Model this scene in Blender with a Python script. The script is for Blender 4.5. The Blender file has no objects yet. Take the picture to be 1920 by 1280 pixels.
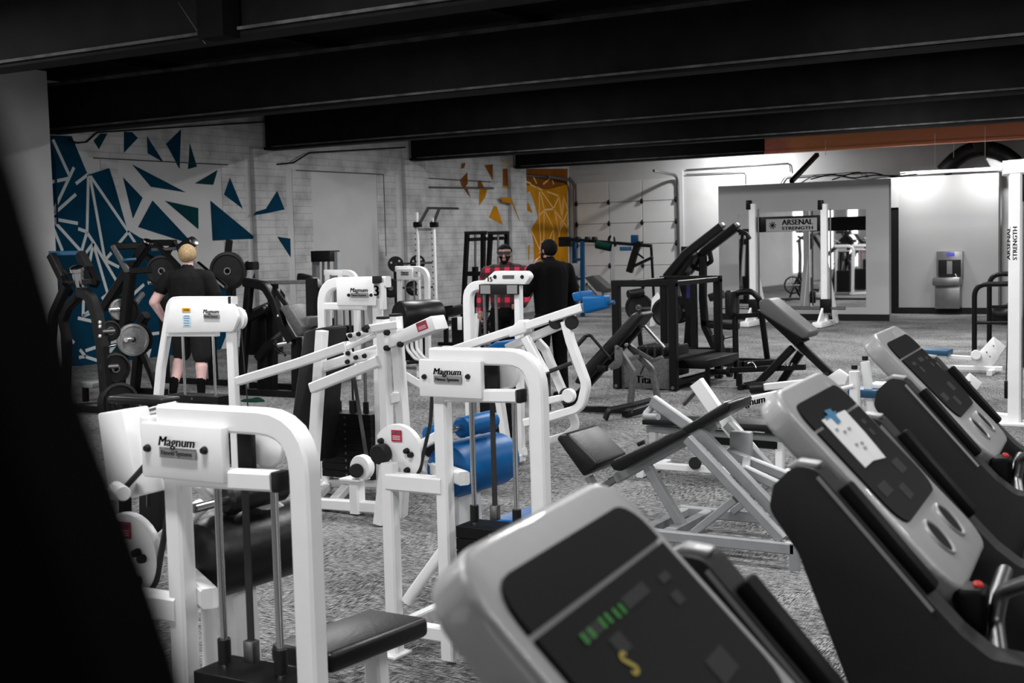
import bpy, bmesh, math, random
from mathutils import Vector, Matrix
random.seed(7)
S = bpy.context.scene
COL = S.collection

# ------------------------------------------------------------------ camera
CAMZ, FPX = 1.7, 2400.0
YAW, PIT, ROL = math.radians(30.6), math.atan(185 / 2400), 0.025
CAM = Vector((0, 0, CAMZ))
_f0 = Vector((-math.sin(YAW), math.cos(YAW), 0)); _r0 = Vector((math.cos(YAW), math.sin(YAW), 0))
FW = _f0 * math.cos(PIT) - Vector((0, 0, 1)) * math.sin(PIT)
_u0 = _r0.cross(FW)
RT = _r0 * math.cos(ROL) - _u0 * math.sin(ROL)
UP = _u0 * math.cos(ROL) + _r0 * math.sin(ROL)
cd = bpy.data.cameras.new('camera'); cam = bpy.data.objects.new('camera', cd); COL.objects.link(cam)
cam.matrix_world = Matrix(((RT.x, UP.x, -FW.x, 0), (RT.y, UP.y, -FW.y, 0), (RT.z, UP.z, -FW.z, CAMZ), (0, 0, 0, 1)))
cd.sensor_width = 36; cd.lens = FPX / 1920 * 36; cd.clip_start = 0.03; cd.clip_end = 200
cd.dof.use_dof = True; cd.dof.focus_distance = 7.5; cd.dof.aperture_fstop = 7.0
S.camera = cam

# ------------------------------------------------------------------ world, exposure, lamps
W = bpy.data.worlds.new('world'); S.world = W; W.use_nodes = True
W.node_tree.nodes['Background'].inputs[0].default_value = (0.5, 0.5, 0.5, 1)
W.node_tree.nodes['Background'].inputs[1].default_value = 0.02
S.view_settings.view_transform = 'Standard'; S.view_settings.look = 'None'
S.view_settings.exposure = 0.45; S.view_settings.gamma = 1.0; S.view_settings.use_curve_mapping = False

def area_light(name, loc, target, sx, sy, power, spread=180):
    l = bpy.data.lights.new(name, 'AREA'); l.shape = 'RECTANGLE'; l.size = sx; l.size_y = sy; l.energy = power
    l.spread = math.radians(spread)
    o = bpy.data.objects.new(name, l); COL.objects.link(o); o.location = loc
    d = Vector(target) - Vector(loc); o.rotation_euler = d.to_track_quat('-Z', 'Y').to_euler()
    return o
# strip lamps hung between the ceiling beams, shining down
for (x, y, p) in [(-2.2, 1.6, 100), (1.6, 3.0, 55), (-6.5, 2.2, 80), (-1.6, 6.2, 100), (-6.3, 6.0, 100), (3.0, 6.0, 60),
                  (-3.0, 10.6, 105), (-8.6, 10.4, 105), (2.5, 10.4, 80), (-4.0, 15.2, 130), (-9.8, 15.0, 120), (1.5, 15.2, 90),
                  (-5.5, 20.0, 190), (-11.5, 20.0, 105), (-1.5, 20.0, 170), (-12.4, 24.4, 55), (-11.2, 6.4, 120)]:  # last lamp is an unseen extra, added to brighten the smooth side wall
    area_light('strip_lamp', (x, y, 4.02), (x, y, 0), 1.2, 0.25, p)
# daylight through the shop windows behind the camera
area_light('rear_window_light', (1.5, -8.6, 2.2), (-1.5, 6, 1.0), 8.0, 2.8, 300)
area_light('rear_window_light', (-9.0, -8.6, 2.2), (-9, 6, 1.0), 6.0, 2.8, 150)
# lamp above the corridor behind the mirror partition
area_light('corridor_lamp', (-10.6, 28.2, 4.05), (-10.9, 29.0, 0), 0.25, 0.25, 130)
area_light('corridor_lamp', (-6.35, 27.0, 3.45), (-6.35, 27.5, 2.3), 0.3, 0.12, 22, 120)
area_light('corridor_lamp', (-4.85, 27.0, 3.45), (-4.85, 27.5, 2.3), 0.3, 0.12, 22, 120)

# ------------------------------------------------------------------ picture-to-place helpers (camera model only)
def ray(x, y):
    return FW + RT * ((x - 960) / FPX) - UP * ((y - 640) / FPX)
def onz(x, y, h=0.0):
    d = ray(x, y); return CAM + d * ((h - CAMZ) / d.z)
def onY(x, y, Y):
    d = ray(x, y); return CAM + d * (Y / d.y)
def onX(x, y, X):
    d = ray(x, y); return CAM + d * (X / d.x)
class Pl:
    """An upright plane of a machine: through p0, running along angle ang (degrees from +X)."""
    def __init__(self, p0, ang=0.0, shift=None):
        self.p0 = Vector(p0); a = math.radians(ang)
        self.u = Vector((math.cos(a), math.sin(a), 0)); self.n = Vector((-math.sin(a), math.cos(a), 0))
        self.shift = shift or Vector((0, 0, 0))
    def __call__(self, x, y, o=0.0):
        d = ray(x, y); t = (self.p0 + self.n * o - CAM).dot(self.n) / d.dot(self.n)
        return CAM + d * t + self.shift
    def many(self, pts, o=0.0):
        return [self(x, y, o) for x, y in pts]

# ------------------------------------------------------------------ materials
MATS = {}
def nmat(name):
    m = bpy.data.materials.new(name); m.use_nodes = True
    nt = m.node_tree; b = nt.nodes['Principled BSDF']; MATS[name] = m
    return m, nt, b
def simple(name, col, rough=0.5, metal=0.0, noise=0.0, nscale=30, bump=0.0, bscale=200, spec=0.5, emit=None, es=0, coat=0):
    m, nt, b = nmat(name)
    b.inputs['Base Color'].default_value = (*col, 1); b.inputs['Roughness'].default_value = rough; b.inputs['Metallic'].default_value = metal
    b.inputs['Specular IOR Level'].default_value = spec; b.inputs['Coat Weight'].default_value = coat
    if emit:
        b.inputs['Emission Color'].default_value = (*emit, 1); b.inputs['Emission Strength'].default_value = es
    if noise or bump:
        tc = nt.nodes.new('ShaderNodeTexCoord')
    if noise:
        n = nt.nodes.new('ShaderNodeTexNoise'); n.inputs['Scale'].default_value = nscale; n.inputs['Detail'].default_value = 5
        nt.links.new(tc.outputs['Object'], n.inputs['Vector'])
        r = nt.nodes.new('ShaderNodeValToRGB')
        r.color_ramp.elements[0].position = 0.3; r.color_ramp.elements[1].position = 0.7
        r.color_ramp.elements[0].color = (*[c * (1 - noise) for c in col], 1); r.color_ramp.elements[1].color = (*col, 1)
        nt.links.new(n.outputs['Fac'], r.inputs['Fac']); nt.links.new(r.outputs['Color'], b.inputs['Base Color'])
    if bump:
        n2 = nt.nodes.new('ShaderNodeTexNoise'); n2.inputs['Scale'].default_value = bscale; n2.inputs['Detail'].default_value = 3
        nt.links.new(tc.outputs['Object'], n2.inputs['Vector'])
        bp = nt.nodes.new('ShaderNodeBump'); bp.inputs['Strength'].default_value = bump; bp.inputs['Distance'].default_value = 0.01
        nt.links.new(n2.outputs['Fac'], bp.inputs['Height']); nt.links.new(bp.outputs['Normal'], b.inputs['Normal'])
    return m
simple('white_paint', (0.80, 0.80, 0.80), 0.38, noise=0.06, nscale=9)
simple('silver_paint', (0.30, 0.31, 0.315), 0.42, noise=0.15, nscale=12)
simple('black_paint', (0.0035, 0.0035, 0.0035), 0.42, noise=0.3, nscale=15, spec=0.2)
simple('black_plastic', (0.008, 0.008, 0.008), 0.55, spec=0.25)
simple('black_vinyl', (0.005, 0.005, 0.005), 0.38, bump=0.10, bscale=60, spec=0.3)
simple('grey_vinyl', (0.09, 0.09, 0.09), 0.45, bump=0.12, bscale=50, spec=0.3)
simple('worn_grey', (0.10, 0.10, 0.10), 0.5, noise=0.5, nscale=40)
simple('blue_vinyl', (0.0005, 0.088, 0.27), 0.40, bump=0.10, bscale=40, spec=0.22)
simple('dark_blue', (0.004, 0.06, 0.13), 0.45)
simple('blue_paint', (0.001, 0.034, 0.090), 0.5, spec=0.15)
simple('green_cloth', (0.002, 0.020, 0.014), 0.9, spec=0.1)
simple('chrome', (0.72, 0.72, 0.72), 0.16, metal=1.0)
simple('dull_steel', (0.20, 0.20, 0.20), 0.38, metal=1.0)
simple('rubber', (0.012, 0.012, 0.012), 0.6)
simple('iron_plate', (0.008, 0.008, 0.008), 0.42, noise=0.4, nscale=18, spec=0.25)
simple('grey_plate', (0.33, 0.33, 0.33), 0.42, metal=0.3, noise=0.4, nscale=40)
simple('grey_label', (0.22, 0.22, 0.22), 0.5)
simple('print_black', (0.01, 0.01, 0.01), 0.6)
simple('print_white', (0.75, 0.75, 0.75), 0.6)
simple('caution_red', (0.42, 0.015, 0.05), 0.5)
simple('caution_yellow', (0.75, 0.36, 0.01), 0.5)
simple('pale_blue', (0.50, 0.68, 0.80), 0.5)
simple('wall_grey', (0.42, 0.42, 0.42), 0.75, noise=0.05, nscale=2)
simple('plaster', (0.50, 0.50, 0.50), 0.8, noise=0.14, nscale=1.2, bump=0.15, bscale=12)
simple('white_wall', (0.50, 0.50, 0.50), 0.8, noise=0.12, nscale=1.5)
simple('door_white', (0.62, 0.62, 0.62), 0.5, noise=0.08, nscale=2)
simple('ceiling_black', (0.004, 0.004, 0.004), 0.9, noise=0.4, nscale=2, spec=0.05)
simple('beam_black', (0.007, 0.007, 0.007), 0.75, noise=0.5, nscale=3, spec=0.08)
simple('beam_edge_highlight', (0.09, 0.09, 0.09), 0.7, noise=0.7, nscale=5, spec=0.1)  # lighter grey paints in the light caught along the beam edges
simple('mural_blue', (0.0004, 0.036, 0.075), 0.85, noise=0.4, nscale=1.6, spec=0.08)
simple('mural_dark', (0.003, 0.030, 0.050), 0.7, noise=0.35, nscale=1.6)
simple('mural_teal', (0.001, 0.038, 0.048), 0.85, noise=0.4, nscale=1.6, spec=0.08)
simple('mural_line', (0.44, 0.47, 0.48), 0.75)
simple('mural_orange', (0.48, 0.20, 0.006), 0.85, noise=0.35, nscale=2.0, spec=0.1)
simple('mural_brown', (0.22, 0.075, 0.010), 0.85, noise=0.4, nscale=2.5, spec=0.1)
simple('mural_peach', (0.62, 0.36, 0.12), 0.7)
simple('stainless', (0.30, 0.30, 0.30), 0.35, metal=0.7, noise=0.2, nscale=8)
simple('lcd_blue', (0.01, 0.01, 0.05), 0.3, emit=(0.12, 0.12, 0.7), es=0.5)
simple('purple_label', (0.02, 0.014, 0.14), 0.5)
simple('led_green', (0.01, 0.06, 0.01), 0.5, emit=(0.02, 0.22, 0.02), es=0.35)
simple('led_yellow', (0.1, 0.08, 0.01), 0.4, emit=(0.30, 0.24, 0.02), es=0.35)
simple('red_stop', (0.40, 0.008, 0.008), 0.5)
simple('paper', (0.62, 0.62, 0.62), 0.8, noise=0.08, nscale=25)
simple('tape_blue', (0.01, 0.13, 0.26), 0.6)
simple('console_silver', (0.26, 0.26, 0.26), 0.45, noise=0.05, nscale=40, coat=0.15)
simple('console_black', (0.004, 0.004, 0.004), 0.5, spec=0.06)
simple('shroud_grey', (0.016, 0.016, 0.016), 0.6, bump=0.08, bscale=400, spec=0.15)
simple('screen_print', (0.035, 0.035, 0.035), 0.7, spec=0.05)
simple('skin', (0.74, 0.47, 0.45), 0.55, noise=0.08, nscale=20)
simple('skin_dark', (0.30, 0.17, 0.14), 0.55, noise=0.1, nscale=20)
simple('hair_blond', (0.48, 0.33, 0.17), 0.7, noise=0.5, nscale=60, bump=0.4, bscale=120)
simple('hair_black', (0.006, 0.005, 0.005), 0.8, bump=0.6, bscale=120, spec=0.08)
simple('shirt_black', (0.009, 0.009, 0.009), 0.85, noise=0.4, nscale=14, bump=0.8, bscale=9, spec=0.15)
simple('shorts_grey', (0.018, 0.018, 0.018), 0.85, noise=0.3, nscale=14, bump=0.6, bscale=10, spec=0.15)
simple('cloth_black', (0.0025, 0.0025, 0.0025), 0.9, bump=0.5, bscale=9, spec=0.1)
simple('shoe_white', (0.6, 0.6, 0.6), 0.6)
simple('near_black', (0.0015, 0.0015, 0.0015), 0.95, spec=0.02)
simple('window_daylight', (0.8, 0.8, 0.8), 0.3, emit=(1, 1, 1), es=2.6)

def plaid():
    m, nt, b = nmat('plaid')
    tc = nt.nodes.new('ShaderNodeTexCoord'); sep = nt.nodes.new('ShaderNodeSeparateXYZ'); nt.links.new(tc.outputs['Object'], sep.inputs[0])
    def band(sock, sc):
        a = nt.nodes.new('ShaderNodeMath'); a.operation = 'MULTIPLY'; a.inputs[1].default_value = sc; nt.links.new(sock, a.inputs[0])
        c = nt.nodes.new('ShaderNodeMath'); c.operation = 'FRACT'; nt.links.new(a.outputs[0], c.inputs[0])
        d = nt.nodes.new('ShaderNodeMath'); d.operation = 'GREATER_THAN'; d.inputs[1].default_value = 0.5; nt.links.new(c.outputs[0], d.inputs[0])
        return d.outputs[0]
    v = band(sep.outputs['Z'], 8.5); h = band(sep.outputs['X'], 8.5)
    s = nt.nodes.new('ShaderNodeMath'); s.operation = 'ADD'; nt.links.new(v, s.inputs[0]); nt.links.new(h, s.inputs[1])
    d = nt.nodes.new('ShaderNodeMath'); d.operation = 'DIVIDE'; d.inputs[1].default_value = 2; nt.links.new(s.outputs[0], d.inputs[0])
    r = nt.nodes.new('ShaderNodeValToRGB'); r.color_ramp.interpolation = 'CONSTANT'
    r.color_ramp.elements[0].color = (0.008, 0.004, 0.005, 1)
    r.color_ramp.elements[1].position = 0.75; r.color_ramp.elements[1].color = (0.52, 0.015, 0.05, 1)
    e = r.color_ramp.elements.new(0.4); e.color = (0.06, 0.005, 0.012, 1)
    nt.links.new(d.outputs[0], r.inputs['Fac']); nt.links.new(r.outputs['Color'], b.inputs['Base Color']); b.inputs['Roughness'].default_value = 0.85
plaid()

def brick_mat():
    m, nt, b = nmat('painted_brick')
    geo = nt.nodes.new('ShaderNodeNewGeometry'); sep = nt.nodes.new('ShaderNodeSeparateXYZ'); nt.links.new(geo.outputs['Position'], sep.inputs[0])
    add = nt.nodes.new('ShaderNodeMath'); nt.links.new(sep.outputs['X'], add.inputs[0]); nt.links.new(sep.outputs['Y'], add.inputs[1])
    cmb = nt.nodes.new('ShaderNodeCombineXYZ'); nt.links.new(add.outputs[0], cmb.inputs[0]); nt.links.new(sep.outputs['Z'], cmb.inputs[1])
    br = nt.nodes.new('ShaderNodeTexBrick'); nt.links.new(cmb.outputs[0], br.inputs['Vector'])
    br.inputs['Scale'].default_value = 1.0; br.inputs['Brick Width'].default_value = 0.40; br.inputs['Row Height'].default_value = 0.13
    br.inputs['Mortar Size'].default_value = 0.008; br.inputs['Mortar Smooth'].default_value = 0.6
    br.inputs['Color1'].default_value = (0.50, 0.50, 0.50, 1); br.inputs['Color2'].default_value = (0.47, 0.47, 0.47, 1); br.inputs['Mortar'].default_value = (0.40, 0.40, 0.40, 1)
    no = nt.nodes.new('ShaderNodeTexNoise'); no.inputs['Scale'].default_value = 2.2; no.inputs['Detail'].default_value = 6; nt.links.new(geo.outputs['Position'], no.inputs['Vector'])
    r = nt.nodes.new('ShaderNodeValToRGB'); r.color_ramp.elements[0].position = 0.32; r.color_ramp.elements[0].color = (0.62, 0.62, 0.62, 1); r.color_ramp.elements[1].position = 0.6; r.color_ramp.elements[1].color = (1, 1, 1, 1)
    nt.links.new(no.outputs['Fac'], r.inputs['Fac'])
    mx = nt.nodes.new('ShaderNodeMixRGB'); mx.blend_type = 'MULTIPLY'; mx.inputs[0].default_value = 1
    nt.links.new(br.outputs['Color'], mx.inputs[1]); nt.links.new(r.outputs['Color'], mx.inputs[2]); nt.links.new(mx.outputs[0], b.inputs['Base Color'])
    bp = nt.nodes.new('ShaderNodeBump'); bp.inputs['Strength'].default_value = 0.6; bp.inputs['Distance'].default_value = 0.01; bp.invert = True
    nt.links.new(br.outputs['Fac'], bp.inputs['Height']); nt.links.new(bp.outputs['Normal'], b.inputs['Normal']); b.inputs['Roughness'].default_value = 0.7
brick_mat()

def red_beam_mat():
    m, nt, b = nmat('beam_red_orange')
    geo = nt.nodes.new('ShaderNodeNewGeometry'); sep = nt.nodes.new('ShaderNodeSeparateXYZ'); nt.links.new(geo.outputs['Position'], sep.inputs[0])
    mr = nt.nodes.new('ShaderNodeMapRange'); mr.inputs[1].default_value = -9.6; mr.inputs[2].default_value = -3.5; nt.links.new(sep.outputs['X'], mr.inputs[0])
    no = nt.nodes.new('ShaderNodeTexNoise'); no.inputs['Scale'].default_value = 3; no.inputs['Detail'].default_value = 5; nt.links.new(geo.outputs['Position'], no.inputs['Vector'])
    ad = nt.nodes.new('ShaderNodeMath'); ad.operation = 'MULTIPLY_ADD'; ad.inputs[1].default_value = 0.5; nt.links.new(no.outputs['Fac'], ad.inputs[0]); nt.links.new(mr.outputs[0], ad.inputs[2])
    r = nt.nodes.new('ShaderNodeValToRGB')
    r.color_ramp.elements[0].position = 0.2; r.color_ramp.elements[0].color = (0.36, 0.07, 0.13, 1)
    r.color_ramp.elements[1].position = 1.0; r.color_ramp.elements[1].color = (0.75, 0.24, 0.12, 1)
    e = r.color_ramp.elements.new(0.45); e.color = (0.72, 0.26, 0.10, 1)
    nt.links.new(ad.outputs[0], r.inputs['Fac']); nt.links.new(r.outputs['Color'], b.inputs['Base Color']); b.inputs['Roughness'].default_value = 0.7
red_beam_mat()

def carpet_mat():
    m, nt, b = nmat('carpet')
    N = nt.nodes.new; L = nt.links.new
    geo = N('ShaderNodeNewGeometry')
    def noise(scx, scy, detail=4, rot=0.0):
        mp = N('ShaderNodeMapping'); mp.inputs['Scale'].default_value = (scx, scy, 1); mp.inputs['Rotation'].default_value = (0, 0, rot)
        L(geo.outputs['Position'], mp.inputs['Vector'])
        n = N('ShaderNodeTexNoise'); n.inputs['Scale'].default_value = 1; n.inputs['Detail'].default_value = detail; n.inputs['Roughness'].default_value = 0.6
        L(mp.outputs[0], n.inputs['Vector']); return n.outputs['Fac']
    a = noise(16, 150, 3); c = noise(150, 16, 3); big = noise(1.1, 1.1, 4); fine = noise(260, 260, 2)
    ck = N('ShaderNodeTexChecker'); mp = N('ShaderNodeMapping'); mp.inputs['Scale'].default_value = (1 / 0.6, 1 / 0.6, 1); mp.inputs['Location'].default_value = (0.13, 0.31, 0.25)
    L(geo.outputs['Position'], mp.inputs['Vector']); L(mp.outputs[0], ck.inputs['Vector']); ck.inputs['Scale'].default_value = 1
    mix = N('ShaderNodeMix'); L(ck.outputs['Fac'], mix.inputs[0]); L(a, mix.inputs[2]); L(c, mix.inputs[3])
    mn = N('ShaderNodeMath'); mn.operation = 'MINIMUM'; L(a, mn.inputs[0]); L(c, mn.inputs[1])
    av = N('ShaderNodeMath'); av.operation = 'MULTIPLY_ADD'; av.inputs[1].default_value = 0.5; L(mn.outputs[0], av.inputs[0])
    hf = N('ShaderNodeMath'); hf.operation = 'MULTIPLY'; hf.inputs[1].default_value = 0.5; L(mix.outputs[0], hf.inputs[0]); L(hf.outputs[0], av.inputs[2])
    s1 = N('ShaderNodeMath'); s1.operation = 'MULTIPLY_ADD'; s1.inputs[1].default_value = 0.22; L(big, s1.inputs[0]); L(av.outputs[0], s1.inputs[2])
    s2 = N('ShaderNodeMath'); s2.operation = 'MULTIPLY_ADD'; s2.inputs[1].default_value = 0.30; L(fine, s2.inputs[0]); L(s1.outputs[0], s2.inputs[2])
    r = N('ShaderNodeValToRGB')
    r.color_ramp.elements[0].position = 0.61; r.color_ramp.elements[0].color = (0.014, 0.014, 0.014, 1)
    r.color_ramp.elements[1].position = 0.81; r.color_ramp.elements[1].color = (0.31, 0.31, 0.31, 1)
    e = r.color_ramp.elements.new(0.715); e.color = (0.058, 0.058, 0.058, 1)
    L(s2.outputs[0], r.inputs['Fac']); L(r.outputs['Color'], b.inputs['Base Color']); b.inputs['Roughness'].default_value = 0.95; b.inputs['Specular IOR Level'].default_value = 0.1
    bp = N('ShaderNodeBump'); bp.inputs['Strength'].default_value = 0.5; bp.inputs['Distance'].default_value = 0.006
    L(s2.outputs[0], bp.inputs['Height']); L(bp.outputs['Normal'], b.inputs['Normal'])
carpet_mat()
m, nt, b = nmat('mirror'); b.inputs['Base Color'].default_value = (0.85, 0.85, 0.85, 1); b.inputs['Metallic'].default_value = 1; b.inputs['Roughness'].default_value = 0.02

# ------------------------------------------------------------------ mesh helpers
def V(*a): return Vector(a)
Z = V(0, 0, 1)
def finish(name, bm, mat, parent=None, off=None, smooth=False):
    bmesh.ops.recalc_face_normals(bm, faces=bm.faces)
    if off is not None: bmesh.ops.translate(bm, verts=bm.verts, vec=-off)
    me = bpy.data.meshes.new(name); bm.to_mesh(me); bm.free()
    if smooth:
        for p in me.polygons: p.use_smooth = True
        try: me.set_sharp_from_angle(angle=math.radians(40))
        except Exception: pass
    o = bpy.data.objects.new(name, me); COL.objects.link(o)
    me.materials.append(MATS[mat] if isinstance(mat, str) else mat)
    if parent is not None: o.parent = parent
    return o
def fillet(pts, r, n=6):
    if r <= 0 or len(pts) < 3: return pts
    out = [pts[0]]
    for i in range(1, len(pts) - 1):
        a, p, c = pts[i - 1], pts[i], pts[i + 1]
        d1 = (a - p); d2 = (c - p); l1, l2 = d1.length, d2.length; d1.normalize(); d2.normalize()
        ang = d1.angle(d2)
        if ang > math.pi - 0.05: out.append(p); continue
        t = min(r / math.tan(ang / 2), 0.49 * l1 if i > 1 else 0.98 * l1, 0.49 * l2 if i < len(pts) - 2 else 0.98 * l2)
        s, e = p + d1 * t, p + d2 * t
        for k in range(n + 1):
            f = k / n; out.append(s * (1 - f) ** 2 + p * 2 * f * (1 - f) + e * f ** 2)
    out.append(pts[-1]); return out
def sweep(bm, pts, section, side=None, caps=True):
    """section: list of (a, b): a along side, b along the in-plane normal"""
    n = len(pts)
    if side is None:
        side = None
        for i in range(n - 2):
            c = (pts[i + 1] - pts[i]).cross(pts[i + 2] - pts[i + 1])
            if c.length > 1e-5: side = c.normalized(); break
        if side is None:
            d = (pts[-1] - pts[0]).normalized()
            side = d.cross(Z) if abs(d.z) < 0.95 else V(0, 1, 0)
            side.normalize()
    rings = []
    for i, p in enumerate(pts):
        t1 = (p - pts[i - 1]).normalized() if i else None
        t2 = (pts[i + 1] - p).normalized() if i < n - 1 else None
        t = t1 if t2 is None else t2 if t1 is None else (t1 + t2).normalized()
        sd = (side - t * side.dot(t)); sd.normalize()
        nm = t.cross(sd)
        k = 1.0
        if t1 is not None and t2 is not None: k = 1 / max(0.5, t.dot(t1))
        rings.append([bm.verts.new(p + sd * a + nm * (b * k)) for a, b in section])
    m_ = len(section)
    for i in range(n - 1):
        for j in range(m_):
            bm.faces.new((rings[i][j], rings[i][(j + 1) % m_], rings[i + 1][(j + 1) % m_], rings[i + 1][j]))
    if caps:
        bm.faces.new(list(reversed(rings[0]))); bm.faces.new(rings[-1])
def rect_section(w, h, c=None):
    c = min(w, h) * 0.13 if c is None else c; a, b = w / 2, h / 2
    return [(-a + c, -b), (a - c, -b), (a, -b + c), (a, b - c), (a - c, b), (-a + c, b), (-a, b - c), (-a, -b + c)]
def circ_section(r, n=12):
    return [(r * math.cos(2 * math.pi * k / n), r * math.sin(2 * math.pi * k / n)) for k in range(n)]
def perp(ax):
    ax = ax.normalized(); a = ax.cross(Z) if abs(ax.z) < 0.9 else ax.cross(V(1, 0, 0)); a.normalize(); return a, ax.cross(a)
def lathe(bm, p, ax, prof, n=24):
    """prof: list of (r, t) along axis"""
    ax = ax.normalized(); a, b = perp(ax); rings = []
    for r, t in prof:
        if r < 1e-6: rings.append([bm.verts.new(p + ax * t)])
        else: rings.append([bm.verts.new(p + ax * t + (a * math.cos(2 * math.pi * k / n) + b * math.sin(2 * math.pi * k / n)) * r) for k in range(n)])
    for i in range(len(rings) - 1):
        A, B = rings[i], rings[i + 1]
        if len(A) == 1 and len(B) == 1: continue
        for k in range(n):
            if len(A) == 1: bm.faces.new((A[0], B[(k + 1) % n], B[k]))
            elif len(B) == 1: bm.faces.new((A[k], A[(k + 1) % n], B[0]))
            else: bm.faces.new((A[k], A[(k + 1) % n], B[(k + 1) % n], B[k]))
def prism_bm(pts, ext, bev=0.0, seg=2):
    bm = bmesh.new(); a = [bm.verts.new(p) for p in pts]; b = [bm.verts.new(p + ext) for p in pts]; n = len(pts)
    bm.faces.new(a); bm.faces.new(list(reversed(b)))
    for k in range(n): bm.faces.new((a[k], b[k], b[(k + 1) % n], a[(k + 1) % n]))
    bmesh.ops.recalc_face_normals(bm, faces=bm.faces)
    if bev: bmesh.ops.bevel(bm, geom=list(bm.edges), offset=bev, segments=seg, profile=0.5, affect='EDGES', clamp_overlap=True)
    return bm
def rbox_bm(c, ex, ey, ez, bev=0.0, seg=2):
    """box centred at c with full-edge vectors ex, ey, ez"""
    bm = bmesh.new(); vs = {}
    for i in (-.5, .5):
        for j in (-.5, .5):
            for k in (-.5, .5): vs[i, j, k] = bm.verts.new(c + ex * i + ey * j + ez * k)
    h = .5
    for q in [((-h, -h, -h), (-h, h, -h), (h, h, -h), (h, -h, -h)), ((-h, -h, h), (h, -h, h), (h, h, h), (-h, h, h)), ((-h, -h, -h), (h, -h, -h), (h, -h, h), (-h, -h, h)),
              ((-h, h, -h), (-h, h, h), (h, h, h), (h, h, -h)), ((-h, -h, -h), (-h, -h, h), (-h, h, h), (-h, h, -h)), ((h, -h, -h), (h, h, -h), (h, h, h), (h, -h, h))]:
        bm.faces.new([vs[x] for x in q])
    bmesh.ops.recalc_face_normals(bm, faces=bm.faces)
    if bev: bmesh.ops.bevel(bm, geom=list(bm.edges), offset=bev, segments=seg, profile=0.5, affect='EDGES', clamp_overlap=True)
    return bm
def tag(o, label=None, cat=None, group=None, kind=None):
    if label: o['label'] = label
    if cat: o['category'] = cat
    if group: o['group'] = group
    if kind: o['kind'] = kind
    return o

class M:
    """A thing: an Empty at its base; methods add parts (world coordinates in, local mesh out)."""
    def __init__(self, name, label, cat, loc, group=None, kind=None):
        self.o = bpy.data.objects.new(name, None); COL.objects.link(self.o); self.loc = Vector(loc); self.o.location = self.loc
        self.o.empty_display_size = 0.1
        tag(self.o, label, cat, group, kind)
    def _fin(self, name, bm, mat, par, smooth):
        return finish(name, bm, mat, par or self.o, self.loc, smooth)
    def tube(self, name, pts, w, h, mat, r=0.0, side=None, par=None):
        bm = bmesh.new(); sweep(bm, fillet([Vector(p) for p in pts], r), rect_section(w, h), side); return self._fin(name, bm, mat, par, r > 0)
    def rod(self, name, pts, rad, mat, r=0.0, n=12, par=None):
        bm = bmesh.new(); sweep(bm, fillet([Vector(p) for p in pts], r), circ_section(rad, n)); return self._fin(name, bm, mat, par, True)
    def lathe(self, name, p, ax, prof, mat, n=24, par=None):
        bm = bmesh.new(); lathe(bm, Vector(p), Vector(ax), prof, n); return self._fin(name, bm, mat, par, True)
    def cyl(self, name, p0, p1, rad, mat, n=20, c=None, par=None):
        d = p1 - p0; L = d.length; c = min(rad, L) * 0.12 if c is None else c
        return self.lathe(name, p0, d, [(0, 0), (rad - c, 0), (rad, c), (rad, L - c), (rad - c, L), (0, L)], mat, n, par)
    def prism(self, name, pts, ext, mat, bev=0.004, seg=2, par=None):
        return self._fin(name, prism_bm([Vector(p) for p in pts], Vector(ext), bev, seg), mat, par, True)
    def box(self, name, c, ex, ey, ez, mat, bev=0.004, seg=2, par=None):
        return self._fin(name, rbox_bm(Vector(c), Vector(ex), Vector(ey), Vector(ez), bev, seg), mat, par, True)
    def text(self, name, body, org, xd, yd, size, mat, shear=0.0, par=None, ext=0.0008, width=None, align='CENTER'):
        return text(name, body, Vector(org), Vector(xd), Vector(yd), size, mat, par or self.o, self.loc, shear, ext, width, align)
def text(name, body, org, xd, yd, size, mat, parent, off, shear=0.0, ext=0.0008, width=None, align='CENTER', bold=True):
    cu = bpy.data.curves.new(name, 'FONT'); cu.body = body; cu.size = 1; cu.align_x = align; cu.align_y = 'CENTER'; cu.shear = shear; cu.resolution_u = 2
    t = bpy.data.objects.new('tmp', cu); COL.objects.link(t)
    bpy.context.view_layer.update()
    me = bpy.data.meshes.new_from_object(t.evaluated_get(bpy.context.evaluated_depsgraph_get()))
    bpy.data.objects.remove(t); bpy.data.curves.remove(cu)
    if bold:
        b2 = bmesh.new()
        for dx in (-.045, -.025, 0, .025, .045):
            n0 = len(b2.verts); b2.from_mesh(me); b2.verts.ensure_lookup_table()
            for v in b2.verts[n0:]: v.co.x += dx
        b2.to_mesh(me); b2.free()
    xs = [v.co.x for v in me.vertices]; ys = [v.co.y for v in me.vertices]
    sx = size / 0.7
    kx = sx if width is None else width / (max(xs) - min(xs))
    xd, yd = xd.normalized(), yd.normalized(); nz = xd.cross(yd)
    for v in me.vertices: v.co = org + xd * (v.co.x * kx) + yd * (v.co.y * sx) + nz * ext - off
    me.name = name; me.materials.clear(); me.materials.append(MATS[mat])
    o = bpy.data.objects.new(name, me); COL.objects.link(o); o.parent = parent; return o
def single(name, bm, mat, label, cat, group=None, kind=None, smooth=True):
    """a thing that is one mesh; origin at its base centre"""
    bmesh.ops.recalc_face_normals(bm, faces=bm.faces)
    xs = [v.co for v in bm.verts]; c = V(sum(v.x for v in xs) / len(xs), sum(v.y for v in xs) / len(xs), min(v.z for v in xs))
    o = finish(name, bm, mat, None, c, smooth); o.location = c; tag(o, label, cat, group, kind); return o
def copy_tree(o, parent=None):
    c = o.copy(); COL.objects.link(c)
    if parent is not None: c.parent = parent
    for ch in list(o.children): copy_tree(ch, c)
    return c
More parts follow.
